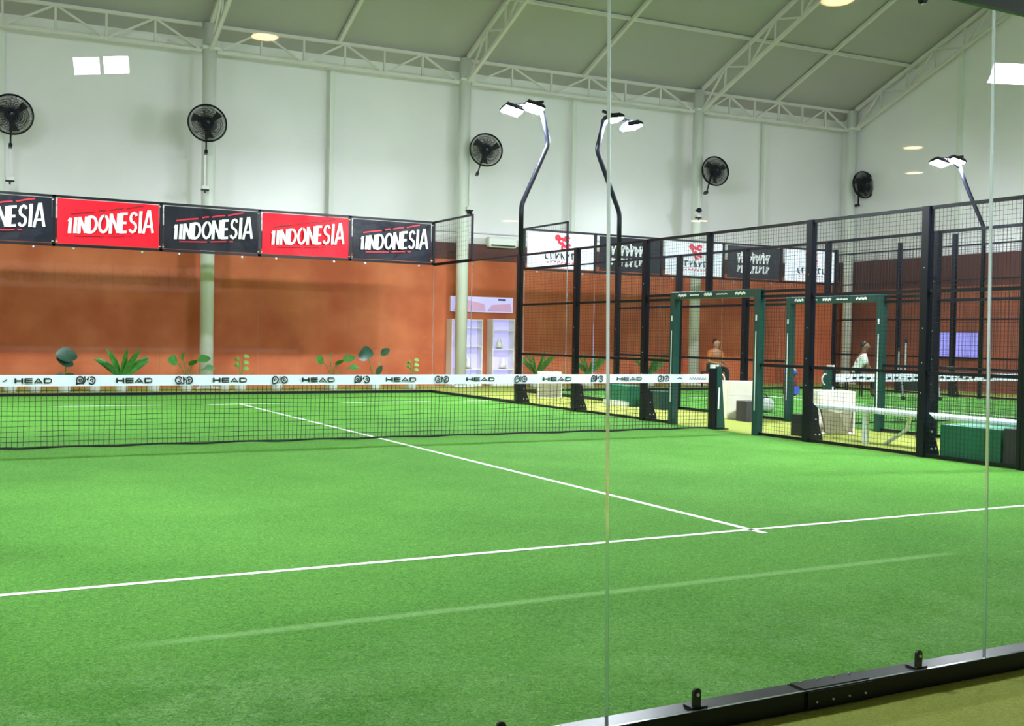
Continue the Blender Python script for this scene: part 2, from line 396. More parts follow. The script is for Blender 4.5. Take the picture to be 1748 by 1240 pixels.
# eave trusses, bay by bay
def truss(p, q, n, depth, name, label, group, upv=(0,0,1), chord=.075, web=.045):
    p, q = Vector(p), Vector(q); t = thing(name, label, 'truss', p, group=group)
    D = q-p; dn = Vector((0,0,-depth))
    MB().bar((0,0,0), D, chord).build('top_chord', 'cream_steel', t)
    MB().bar(dn, D+dn, chord).build('bottom_chord', 'cream_steel', t)
    mb = MB()
    for i in range(n):
        a = D*(i/n); b = D*((i+1)/n)
        if i: mb.bar(a, a+dn, web)
        if i % 2 == 0: mb.bar(a+dn, b, web)
        else: mb.bar(a, b+dn, web)
    mb.build('web', 'cream_steel', t)
    return t
el = ['lattice eave truss at the left picture edge', 'lattice eave truss in the bay left of the third fan', 'lattice eave truss in the bay behind the two crossing floodlight arms', 'lattice eave truss in the bay left of the far corner']
el = ['lattice eave truss at top left, left of the second fan column', 'lattice eave truss between the second and third fan columns', 'lattice eave truss between the third and fourth fan columns', 'lattice eave truss between the fourth fan column and the far corner']
for i in range(4):
    xa, xb = CX[i]+.17, CX[i+1]-.17
    truss((xa, YC, zroof(xa, YC)-.06), (xb, YC, zroof(xb, YC)-.06), 6, .58, 'eave_truss', el[i], 'eave trusses along the far wall')
rl = ['sloping roof truss rising from the leftmost column beyond the picture edge', 'sloping roof truss rising from the column of the second fan', 'sloping roof truss rising from the column of the third fan', 'sloping roof truss rising from the column of the fourth fan', 'sloping gable truss rising from the corner column along the end wall']
for i, x in enumerate(CX):
    ya = YC-.17; yb = RIDGE
    truss((x, ya, zroof(x, ya)-.07), (x, yb, zroof(x, yb)-.07), 14, .62, 'roof_truss', rl[i], 'roof trusses', chord=.085)
for a, b, l in ((-3.75, 0, 'single roof rafter at top left between the first and second fan columns'), (3.6, 0, 'single roof rafter between the second and third fan columns'), (10.55, 0, 'single roof rafter between the third and fourth fan columns'), (17.35, 0, 'single roof rafter between the fourth fan column and the corner')):
    tag(MB().bar((a, YC, zroof(a, YC)-.03), (a, RIDGE, zroof(a, RIDGE)-.03), .09).build('rafter', 'cream_steel'), l, 'beam', 'single rafters between trusses')
for k, (y, l) in enumerate(((10.36, 'long roof purlin nearest the far wall, crossing all the trusses'), (7.7, 'second roof purlin from the far wall'), (5.0, 'third roof purlin from the far wall'), (2.2, 'fourth roof purlin from the far wall'))):
    tag(MB().bar((-12, y, zroof(-12, y)-.0), (XE, y, zroof(XE, y)-.0), .08).build('purlin', 'cream_steel'), l, 'beam', 'roof purlins')

# ------------------------------------------------------------------ court surfaces
def court(x0, xc, m, lname):
    t = struct(MB().box(x0-(.25 if xc < 0 else 0), x0+10, -9.9, 10, -0.004, 0.004).build('court_turf', m))
    mb = MB()
    z0, z1 = .004, .0065
    for y in (-6.95, 6.95): mb.box(x0+.02, x0+9.98, y-.025, y+.025, z0, z1)
    c = MB().box(xc-.025, xc+.025, -7.10, 6.95, z0, z1)
    a = mb.each('service_line', 'line', t); b = c.build('centre_line', 'line', t)
    return t
court(-5.0, -0.148, 'turf', '')
court(7.35, 12.35, 'turf2', '')

# ------------------------------------------------------------------ glass helpers
def pane(x0, x1, y0, y1, z0, z1, parent, name='glass_pane'):
    mb = MB(); mb.box(x0, x1, y0, y1, z0, z1)
    fx = (x1-x0) > (y1-y0)
    # large faces glass, narrow faces polished edge
    if fx: mi = [1, 1, 0, 1, 0, 1]
    else:  mi = [1, 1, 1, 0, 1, 0]
    mb.mi = mi
    return mb.build(name, ['glass', 'edge'], parent)

def bracket(parent, x, y, z, sgn=1, s=1.0):
    """upright tab with a rounded head, a foot and a bolt, on the court side of the glass"""
    mb = MB()
    n = 10; pr = [(-.016*s, 0), (.016*s, 0)] + [(.016*s*math.cos(a), (.058+.016*math.sin(a))*s) for a in [PI*k/n for k in range(n+1)]]
    k = len(pr); vs = [(x+a, y, z+b) for a, b in pr] + [(x+a, y+sgn*.010, z+b) for a, b in pr]
    mb.add(vs, [tuple(range(k)), tuple(range(2*k-1, k-1, -1))] + [(i, i+k, (i+1) % k+k, (i+1) % k) for i in range(k)])
    mb.box(x-.02*s, x+.045*s, min(y, y+sgn*.05), max(y, y+sgn*.05), z-.002, z+.009*s)
    o = mb.build('bracket', 'black', parent)
    MB().tube([(x, y-.006, z+.052*s), (x, y+.016, z+.052*s)], .006*s, 10).build('bolt', 'silver', o)
    return o

# near glass wall (the one the picture is taken through)
YG = -9.934
near = thing('glass_wall', 'near frameless glass wall on a black bottom rail, closest to the viewer', 'glass wall', (0, YG, 0))
LEAN = -.050
seams = [-5.115, -3.302, -1.503, 0.30, 2.10, 3.9, 5.0]
for a, b in zip(seams[:-1], seams[1:]):
    p_ = pane(a+.003, b-.003, 0, .012, .072, 2.645, near)
    for v_ in p_.data.vertices:                  # the panes hang a little out of plumb
        if v_.co.z > 1: v_.co.x += LEAN
rail = MB(); rail.box(-5.115, -2.46, 0.0, .10, 0, .07); rail.box(-2.455, 5.0, 0.0, .10, 0, .07); rail.build('bottom_rail', 'black', near, bevel=.003)
mb = MB(); mb.box(-2.45, -2.13, -.006, .0, .004, .068)
mb.box(-2.45, -2.13, .012, .09, .0705, .0755); mb.each('joint_plate', 'black', near)
mb = MB()
for k in range(4):
    x = -2.41 + k*.08
    mb.tube([(x, -.012, .03), (x, .0, .03)], .004, 8)
    mb.tube([(x, .075, .074), (x, .075, .080)], .004, 8)
mb.each('rivet', 'silver', near)
for x in (-4.8, -3.68, -2.93, -1.86, -.05, 1.2, 2.9): bracket(near, x, .016, .070)
for x in (-4.6, -3.7, -2.93, -1.955, -.2, 1.3, 2.9):
    b = MB().tube([(x, -.008, 2.615), (x, .012, 2.615)], .017, 16); o = b.build('top_clamp', 'black', near, smooth=False)
    MB().tube([(x, -.012, 2.615), (x, -.008, 2.615)], .006, 10).build('bolt', 'silver', o)
MB().box(-5.115, 5.0, -.012, .012, 2.64, 2.70).build('top_rail', 'green_steel', near)
fr = MB()
for x in (-5.08, -3.0, -1.0, 1.0, 3.0, 4.96): fr.box(x-.03, x+.03, 0, .05, 2.70, 3.86)
fr.box(-5.11, 4.99, 0, .05, 3.82, 3.86); fr.build('banner_frame', 'black', near)

def squig(kind, mb, o, ux, uy, s, w):
    if kind == 0:
        stroke(mb, o, ux, uy, [(-1.5*s, -.75*s), (-1.5*s, .2*s)] + arc(-.95*s, .1*s, .55*s, .6*s, 180, -90) + [(-1.5*s, -.5*s)], w)
        stroke(mb, o, ux, uy, arc(-.95*s, .05*s, .2*s, .2*s, 0, 360), w*.8)
        stroke(mb, o, ux, uy, [(-.2*s, .75*s), (-.12*s, -.1*s), (-.5*s, -.65*s)], w)
        stroke(mb, o, ux, uy, [(.15*s, .1*s), (.5*s, .7*s), (.3*s, 0)], w)
        stroke(mb, o, ux, uy, arc(1.0*s, 0, .55*s, .65*s, 120, -150), w)
        stroke(mb, o, ux, uy, arc(1.0*s, 0, .2*s, .25*s, 200, -90), w*.8)
    elif kind == 1:
        stroke(mb, o, ux, uy, arc(-.9*s, 0, .6*s, .65*s, 30, 330), w)
        stroke(mb, o, ux, uy, arc(-.85*s, 0, .25*s, .25*s, 90, -160), w*.8)
        stroke(mb, o, ux, uy, [(-.1*s, .65*s), (0, -.5*s), (-.3*s, -.7*s)], w)
        stroke(mb, o, ux, uy, [(.25*s, .5*s), (.1*s, .05*s), (.5*s, .05*s), (.55*s, -.7*s)], w)
        stroke(mb, o, ux, uy, arc(1.0*s, 0, .55*s, .6*s, 150, -120), w)
        stroke(mb, o, ux, uy, arc(.98*s, -.02*s, .18*s, .2*s, 0, 300), w*.8)
    else:
        stroke(mb, o, ux, uy, [(-1.4*s, -.7*s), (-.9*s, -.7*s)] + arc(-.9*s, 0, .55*s, .65*s, -90, 180) + [(-1.45*s, -.7*s)], w)
        stroke(mb, o, ux, uy, arc(-.9*s, 0, .2*s, .2*s, 0, 270), w*.8)
        stroke(mb, o, ux, uy, [(0, .7*s), (-.05*s, -.6*s)], w*.8)
        stroke(mb, o, ux, uy, arc(.85*s, 0, .6*s, .6*s, 200, -150), w)
        stroke(mb, o, ux, uy, arc(.85*s, 0, .18*s, .2*s, 0, 360), w*.8)

# near banners above the near glass (seen mirrored in the far glass)
for k in range(5):
    x0, x1 = -5.0+2*k+.04, -3.0+2*k-.04
    lab = ['leftmost', 'second from left', 'middle', 'second from right', 'rightmost'][k]
    t = thing('banner', 'white banner with dark red scrawl above the near glass, %s' % lab, 'banner', ((x0+x1)/2, YG+.06, 2.76), group='white banners above the near glass')
    hw = (x1-x0)/2
    MB().box(-hw, hw, 0, .008, 0, .92).build('cloth', 'ban_white', t)
    mb = MB(); squig(k % 3, mb, (0, .009, .47), (-1, 0, 0), (0, 0, 1), .42, .07); mb.build('print', 'ink_darkred', t)

# far glass wall, court one
def end_glass(x0, label, xs):
    t = thing('glass_wall', label, 'glass wall', (0, 10, 0))
    for a, b in zip(xs[:-1], xs[1:]): pane(a+.004, b-.004, -.006, .006, .06, 2.90, t)
    MB().box(x0, x0+10, -.04, .04, 0, .06).build('bottom_rail', 'black', t)
    mb = MB(); mb.box(x0-.03, x0+10.03, -.03, .03, 2.90, 2.95); mb.box(x0-.03, x0+10.03, -.03, .03, 3.84, 3.885)
    for k in range(6): mb.box(x0+2*k-.03, x0+2*k+.03, -.03, .03, 2.9, 3.885)
    mb.build('banner_frame', 'black', t)
    mb = MB()
    for a, b in zip(xs[:-1], xs[1:]):
        for f in (.18, .82): mb.tube([(a+(b-a)*f, -.028, 2.87), (a+(b-a)*f, .02, 2.87)], .02, 8)
    mb.each('clamp', 'silver', t)
    return t
end_glass(-5.0, 'far glass wall of the near court, under the red and black banners', [-5, -3, -1, 1, 3, 5])
end_glass(7.35, 'far glass wall of the neighbouring court, under the white and black banners', [7.35, 9.35, 11.35, 13.35, 15.35, 17.35])

def indonesia(x0, x1, base, label, wedge=False):
    t = thing('banner', label, 'banner', ((x0+x1)/2, 9.955, 2.96), group='red and black banners over the far glass')
    hw = (x1-x0)/2; n = 16; mb = MB(); H = .86
    # hanging cloth with soft ripples
    def yy(u, v): return -.012*math.sin(u*7+v*3)*math.sin(v*PI) - .006*math.sin(u*19+v*5)
    vs = []; 
    for dy in (0, .004):
        for j in range(7):
            for i in range(n+1):
                u = i/n; v = j/6; vs.append((-hw+2*hw*u, yy(u, v)+dy, v*H))
    k = (n+1)*7; fs = []
    for j in range(6):
        for i in range(n):
            a = j*(n+1)+i; fs.append((a, a+1, a+n+2, a+n+1)); fs.append((a+k, a+k+n+1, a+k+n+2, a+k+1))
    mb.add(vs, fs); mb.build('cloth', 'red' if base == 'red' else 'navy', t, smooth=True)
    an = math.radians(7); ux = Vector((math.cos(an), 0, math.sin(an))); uy = Vector((.0, 0, 1))
    o = Vector((.06, -.028, .44))
    W_ = [.13, .15, .15, .17, .19, .17, .145, .15, .075, .19]
    an = math.radians(6.5); ux = Vector((1, 0, math.tan(an)))
    block_text('lettering', '1INDONESIA', [k*.98 for k in [.09, .07] + W_[2:]], .026, .375, .050, 'ink_white', t, Vector((.03, -.034, .43)), ux, Vector((0, 0, 1)), grow=.24, shear=.05, wv=.062)
    mb = MB(); o2 = Vector((0, -.022, .44)); X = (1, 0, 0); Z = (0, 0, 1)
    s = hw/.96
    wd = .020 if base == 'red' else .030
    for a, b, c, d in ((-.72, .13, -.28, .20), (-.2, .22, -.06, .25), (.0, .25, .27, .30), (.33, .30, .66, .38)):
        stroke(mb, o2, X, Z, [(a*s, b), ((a+c)/2*s, (b+d)/2+.006), (c*s, d)], wd)
    for a, b, c, d in ((-.66, -.29, -.1, -.265), (-.04, -.26, .30, -.235), (.36, -.235, .44, -.225)):
        stroke(mb, o2, X, Z, [(a*s, b), (c*s, d)], wd*.8)
    if wedge: mb.add([(-hw, -.024, .80), (-.25, -.024, .84), (-.42, -.024, .66), (-hw, -.024, .56)], [(0, 3, 2, 1)])
    mb.each('stripe', 'ink_darkred' if base == 'red' else 'ink_red', t)
    mb = MB()
    for x in (-hw, hw):
        for z in (.03, .83): mb.bar((x, -.004, z), (x+(.03 if x > 0 else -.03), -.03, z), .012)
    mb.each('tie', 'ink_white', t)
indonesia(-4.96, -3.04, 'navy', 'black INDONESIA banner cut by the left picture edge, red wedge at its top', True)
indonesia(-2.94, -1.05, 'red', 'red INDONESIA banner, the left one of the two red ones')
indonesia(-.95, .95, 'navy', 'black INDONESIA banner between the two red banners')
indonesia(1.05, 2.95, 'red', 'red INDONESIA banner, the right one of the two red ones')
indonesia(3.05, 4.92, 'navy', 'black INDONESIA banner at the right end of the row, beside the small open frame')

def court2_banner(x0, x1, kind, label):
    t = thing('banner', label, 'banner', ((x0+x1)/2, 9.955, 2.97), group='white and black banners over the neighbouring far glass')
    hw = (x1-x0)/2; MB().box(-hw, hw, 0, .006, 0, .85).build('cloth', 'ban_white' if kind != 'b' and kind != 'c' else 'ban_black', t)
    X = (1, 0, 0); Z = (0, 0, 1); o = (0, -.002, .42)
    if kind in 'wv':
        mb = MB()
        for a in ((0, .24, .11, .10), (.16, .3, .10, .09), (-.1, .32, .08, .07), (.07, .08, .08, .10), (.2, .12, .06, .08)):
            stroke(mb, o, X, Z, arc(a[0], a[1], a[2]*.6, a[3]*.6, 0, 330), .07)
        mb.build('red_mark', 'ink_red', t)
        mb = MB(); rr = random.Random(len(label))
        for k in range(7):
            x = -.45+k*.15
            stroke(mb, o, X, Z, [(x, -.05), (x+.02, -.2)], .035)
            stroke(mb, o, X, Z, [(x, -.05 if k % 2 else -.18), (x+.09, -.06 if k % 3 else -.2)], .03)
        mb.build('scrawl', 'ink_black', t)
        mb = MB()
        for k in range(9): stroke(mb, o, X, Z, [(-.4+k*.1, -.29+.02*math.sin(k)), (-.34+k*.1, -.26-.02*math.cos(k))], .025)
        mb.each('red_scrawl', 'ink_red', t)
    else:
        mb = MB()
        n = 8 if kind == 'b' else 9
        for k in range(n):
            x = -.55 + k*1.1/n
            stroke(mb, o, X, Z, [(x, .24+.04*math.sin(k*2)), (x+.03, -.02)], .055)
            stroke(mb, o, X, Z, [(x, .22), (x+.10, .12 if k % 2 else .22), (x+.03, .02)], .045)
            stroke(mb, o, X, Z, [(x+.02, -.08), (x+.01, -.27+.03*math.cos(k))], .05)
            stroke(mb, o, X, Z, [(x-.02, -.25), (x+.09, -.27 if k % 2 else -.10)], .045)
        mb.build('scrawl', 'ink_grey', t)
court2_banner(7.42, 9.28, 'w', 'white banner with a red blotch, leftmost over the neighbouring far glass')
court2_banner(9.45, 11.28, 'b', 'black banner with white scrawl, second over the neighbouring far glass')
court2_banner(11.45, 13.28, 'v', 'white banner with red blotch and black scrawl, middle of the neighbouring row')
court2_banner(13.45, 15.25, 'c', 'black banner with white scrawl, fourth of the neighbouring row, above the first green gate')
court2_banner(15.45, 17.25, 'w', 'white banner with red blotch at the right end of the neighbouring row')

# ------------------------------------------------------------------ fences
def wire_panel(t, x, y0, y1, z0, z1, s=.052, r=.0028):
    mb = MB(); a = r/2
    n = max(1, round(abs(y1-y0)/s)); m = max(1, round((z1-z0)/s))
    for i in range(1, n):
        y = y0+(y1-y0)*i/n; mb.box(x-a, x+a, y-a, y+a, z0, z1)
    for j in range(1, m):
        z = z0+(z1-z0)*j/m; mb.box(x-a+.003, x+a+.003, min(y0, y1), max(y0, y1), z-a, z+a)
    return mb.build('wire_mesh', 'wire', t)
def post(t, x, y, z0, z1, w=.10, gusset=0):
    o = MB().box(x-.045, x+.045, y-w/2, y+w/2, z0, z1).build('post', 'black', t)
    if gusset:
        g = gusset; mb = MB()
        pr = [(0, 0), (.20, 0), (.19, .06), (.13, .22), (.10, .45), (.0, .52)]
        k = len(pr)
        for yy in (y-.045, y+.037):
            vs = [(x+g*(.04+a), yy, b) for a, b in pr] + [(x+g*(.04+a), yy+.008, b) for a, b in pr]
            mb.add(vs, [tuple(range(k)), tuple(range(2*k-1, k-1, -1))]+[(i, i+k, (i+1) % k+k, (i+1) % k) for i in range(k)])
        mb.box(*sorted((x+g*.04, x+g*.25)), y-.07, y+.07, 0, .012)
        f = mb.build('foot_gusset', 'black', o)
        mb = MB()
        for a, b in ((.06, .10), (.13, .10), (.06, .3)):
            mb.tube([(x+g*(.04+a), y-.055, b), (x+g*(.04+a), y+.05, b)], .012, 8)
        for z in (.75, 1.1, 1.5, 2.2):
            if z < z1: mb.tube([(x-.046, y, z), (x+.046, y, z)], .008, 8)
        mb.each('bolt', 'silver', f)
    return o
def rails(t, x, y0, y1, zs, w=.04, h=.04):
    mb = MB()
    for z in sorted(set(zs)): mb.box(x-w/2, x+w/2, min(y0, y1), max(y0, y1), z-h/2, z+h/2)
    return mb.each('rail', 'black', t)

ZT = 2.91
def side_fence(x, label, ys_far, ys_near, g, up):
    """black wire fence beside a court: a far stretch, the panel over the gate, a near stretch"""
    t = thing('wire_fence', label, 'fence', (0, 0, 0))
    for y in ys_far + ys_near: post(t, x, y, 0, ZT, gusset=g)
    post(t, x, 0.05, 1.99, ZT, .06)
    for ys in (ys_far, ys_near):
        for a, b in zip(ys[:-1], ys[1:]):
            rails(t, x, a, b, (.03, .985, 1.93, ZT-.02)); wire_panel(t, x, a, b, .05, ZT-.03)
    a, b = ys_far[-1], .90; rails(t, x, a, b, (.03, .985, 1.93)); wire_panel(t, x, a, b, .05, 1.97)
    a, b = -1.10, ys_near[0]; rails(t, x, a, b, (.03, .985, 1.93)); wire_panel(t, x, a, b, .05, 1.97)
    rails(t, x, ys_far[-1], ys_near[0], (ZT-.02, 2.0)); wire_panel(t, x, ys_far[-1], ys_near[0], 2.0, ZT-.03)
    return t
side_fence(5.0, 'black wire mesh fence along the right side of the near court', [5.87, 3.77, 1.66], [-2.05, -3.93, -5.25], 1, 1)
side_fence(7.35, 'black wire mesh fence along the left side of the neighbouring court, across the passage', [5.97, 3.9, 2.0], [-2.05, -3.95, -5.9], -1, 1)
# right side of neighbouring court
t = thing('wire_fence', 'black wire mesh fence along the far right side of the neighbouring court', 'fence')
for y, z in ((10, 3.9), (7.7, 3.95), (5.97, 4.05), (3.9, 2.9), (2.0, 2.9), (0.9, 2.9), (-1.1, 2.9), (-2.1, 2.9), (-4, 2.9)): post(t, 17.35, y, 0, z, gusset=1)
for a, b, z in ((10, 7.7, 3.75), (7.7, 5.97, 3.75), (5.97, 3.9, 3.75), (3.9, 2, 2.9), (2, .9, 2.9), (-1.1, -2.1, 2.9), (-2.1, -4, 2.9)):
    rails(t, 17.35, a, b, (.05, .98, 1.93, 2.9, z)); wire_panel(t, 17.35, a, b, .05, z, .10, .005)

# side glass between far corner and the first post
def side_glass(x, label):
    t = thing('glass_wall', label, 'glass wall', (0, 0, 0))
    pane(x-.006, x+.006, 8.0, 9.95, .06, 2.88, t); pane(x-.006, x+.006, 6.03, 7.99, .06, 2.88, t)
    MB().box(x-.04, x+.04, 5.9, 9.96, 0, .06).build('bottom_rail', 'black', t)
    MB().box(x-.015, x+.015, 5.9, 9.96, 2.88, 2.91).build('top_rail', 'black', t)
    mb = MB(); mb.box(x-.02, x+.02, 8.0, 9.96, 3.845, 3.885); mb.box(x-.02, x+.02, 7.99, 8.03, 2.9, 3.885); mb.box(x-.02, x+.02, 8, 9.96, 2.90, 2.94)
    mb.build('open_frame', 'black', t)
    wire_panel(t, x, 8.02, 9.96, 2.94, 3.85, .10, .003)
    return t
side_glass(5.0, 'clear side glass with a small open frame, near court far corner')
side_glass(7.35, 'clear side glass by the far left corner of the neighbouring court')

# gates
def gate(x, label):
    t = thing('gate_frame', label, 'gate', (x, -.1, 0))
    w = .11; 
    for y in (.97, -.97):
        o = MB().box(-.055, .055, y-w/2, y+w/2, 0, 2.04).build('gate_post', 'green_steel', t, bevel=.006)
        mb = MB()
        xx = -.0565; stroke(mb, (xx, y, 0), (0, -1, 0), (0, 0, 1), [(0, .35), (0, 1.45)], .022); stroke(mb, (xx, y, 0), (0, -1, 0), (0, 0, 1), [(0, 1.60), (0, 1.68)], .035)
        mb.each('white_mark', 'ink_white', o)
    o = MB().box(-.055, .055, -.915, .915, 1.93, 2.04).build('lintel', 'green_steel', t, bevel=.006)
    mb = MB()
    for k, (c, ww, th) in enumerate(((.72, .2, .05), (.42, .22, .025), (.1, .18, .055), (-.22, .24, .022), (-.62, .22, .05))):
        P = [(-c-ww/2+ww*i/6, 1.985+(.012 if i % 2 else -.008)*(1 if th > .04 else .3)) for i in range(7)]
        stroke(mb, (-.0565, 0, 0), (0, -1, 0), (0, 0, 1), P, th*.7)
    mb.each('white_mark', 'ink_white', o)
gate(5.0, 'dark green gate frame in the near court fence, beside the net post')
gate(7.35, 'dark green gate frame of the neighbouring court, to the right beyond the first gate')

# ------------------------------------------------------------------ nets
def net(x0, x1, label, near_one, xl):
    t = thing('padel_net', label, 'net', ((x0+x1)/2, 0, 0)); hx = (x1-x0)/2
    mb = MB(); s = .055; n = int(2*hx/s); rr = random.Random(3)
    def yb(x, z): return .02*math.sin(x*2.3)*math.sin(z*4)
    zs = [.035 + i*(.695-.035)/12 for i in range(13)]
    a = .0022
    def xx(i, j):
        x = -hx + 2*hx*i/n
        return x + .014*math.sin(i*.35+1.1*math.sin(i*.06))*max(0, (1-j/12.))**1.0
    def zz(i, j): return zs[j] + .008*math.sin(i*.21+j)*(1-abs(j-6)/6.)
    for i in range(n+1):
        for j in range(12):
            mb.bar((xx(i, j), 0, zz(i, j)), (xx(i, j+1), 0, zz(i, j+1)), a*2)
    for j in range(13):
        for i in range(0, n, 2):
            i2 = min(i+2, n); mb.bar((xx(i, j), 0, zz(i, j)), (xx(i2, j), 0, zz(i2, j)), a*2)
    mb.build('net_mesh', 'blacknet', t)
    mb = MB()
    P = [(-hx+2*hx*i/60, .0, .024+.006*math.sin(i*1.1)) for i in range(61)]
    mb.tube(P, .011, 6); mb.build('bottom_cord', 'blacknet', t)
    band = MB(); m = 80; vs = []
    for i in range(m+1):
        x = -hx+2*hx*i/m; w = .004*math.sin(x*4)+.002*math.sin(x*13)
        vs += [(x, w-.012, .690), (x, w-.012, .812), (x, w+.012, .812), (x, w+.012, .690)]
    fs = []
    for i in range(m):
        for k in range(4): fs.append((4*i+k, 4*i+(k+1) % 4, 4*i+4+(k+1) % 4, 4*i+4+k))
    fs += [(3, 2, 1, 0), (4*m, 4*m+1, 4*m+2, 4*m+3)]
    fs = [tuple(reversed(f)) for f in fs]
    band.add(vs, fs); b = band.build('net_tape', 'tape', t)
    return t, b
n1, band1 = net(-4.98, 4.98, 'black net with a white printed top tape across the near court', True, -5)
# lettering along the tape (positions read off the tape)
def px_x(px):   # pixel column -> x on the tape plane y = 0
    d = F + R*((px-874)/FPX) - U*((648-620)/FPX); return CAM.x + d.x*(-CAM.y)/d.y
for px0, px1 in ((25, 88), (198, 259), (363, 420), (515, 570), (658, 709), (926, 974)):
    a, b = px_x(px0), px_x(px1)
    block_text('lettering', 'Head', [(b-a)*.215]*4, (b-a)*.047, .052, .0115, 'ink_black', band1, ((a+b)/2, -.0195, .752), (1, 0, 0), (0, 0, 1), wv=.019)
for px0, px1, wd in ((795, 843, 'HEAD'), (1052, 1094, 'HEAD')):
    a, b = px_x(px0), px_x(px1)
    block_text('lettering', 'Head', [(b-a)*.215]*4, (b-a)*.047, .046, .0105, 'ink_black', band1, ((a+b)/2, -.0195, .752), (1, 0, 0), (0, 0, 1), wv=.018)
for i, px in enumerate((146, 313, 477, 617, 753, 888, 1018, 1131)):
    mb = MB(); squig(i % 3, mb, (px_x(px), -.0195, .752), (1, 0, 0), (0, 0, 1), .062, .014); mb.build('emblem', 'ink_black', band1)
mb = MB()
for k in range(7): stroke(mb, (px_x(1188)-.12+k*.045, -.0195, .752), (1, 0, 0), (0, 0, 1), [(-.015, -.02), (.0, .018+.006*(k % 2)), (.02, -.015)], .010)
stroke(mb, (px_x(1158), -.0195, .752), (1, 0, 0), (0, 0, 1), [(-.04, -.008), (0, .012), (.05, -.004)], .010)
stroke(mb, (px_x(8), -.0195, .752), (1, 0, 0), (0, 0, 1), [(-.02, -.012), (.02, .012)], .008)
mb.each('small_print', 'ink_black', band1)
n2, band2 = net(7.40, 17.30, 'black net with a white tape across the neighbouring court', False, 7.35)
mb = MB()
for k in range(60): stroke(mb, (-4.6+k*.155, -.0195, .752), (1, 0, 0), (0, 0, 1), [(-.04, .0), (.0, .014*(k % 3-1)), (.045, 0)], .03 if k % 4 else .012)
mb.build('print', 'ink_black', band2)

def net_post(x, sgn, label):
    t = thing('net_post', label, 'post', (x, 0, 0), group='green and black net posts')
    MB().box(-.035, .035, -.05, .05, 0, .90).build('slide_channel', 'black', t, bevel=.004)
    mb = MB(); s = sgn
    vs = [(s*.04, -.07, .012), (s*.20, -.07, .012), (s*.13, -.05, .93), (s*.04, -.05, .93), (s*.04, .07, .012), (s*.20, .07, .012), (s*.13, .05, .93), (s*.04, .05, .93)]
    mb.add(vs, [(0,1,2,3), (7,6,5,4), (0,4,5,1), (1,5,6,2), (2,6,7,3), (3,7,4,0)]); g = mb.build('post_body', 'green_steel', t, bevel=.012)
    mb = MB(); stroke(mb, (s*.06, -.073, 0), (1, 0, 0), (0, 0, 1), [(0, .30), (0.01, .62)], .03); mb.build('white_marks', 'ink_white', g)
    mb = MB(); mb.tube([(-.0, 0, .90), (.0, 0, .955)], .04, 12); mb.tube([(s*.085, 0, .93), (s*.085, 0, .955)], .025, 10); mb.each('cap', 'white', t)
    mb = MB(); mb.tube([(s*.14+s*.075*math.sin(PI*k/10), -.01, .70+.085*math.cos(PI*k/10)+.03) for k in range(11)], .012, 8); mb.build('crank', 'white', t)
    MB().box(-.06, s*.0+.24 if s > 0 else .06, -.10, .10, 0, .012).build('base_plate', 'black', t)
net_post(5.06, 1, 'green and black net post at the right end of the near net')
net_post(7.44, -1, 'green and black net post at the left end of the neighbouring net')
net_post(17.26, 1, 'net post at the far right end of the neighbouring net')
net_post(-5.03, -1, 'net post at the left end of the near net, outside the picture')

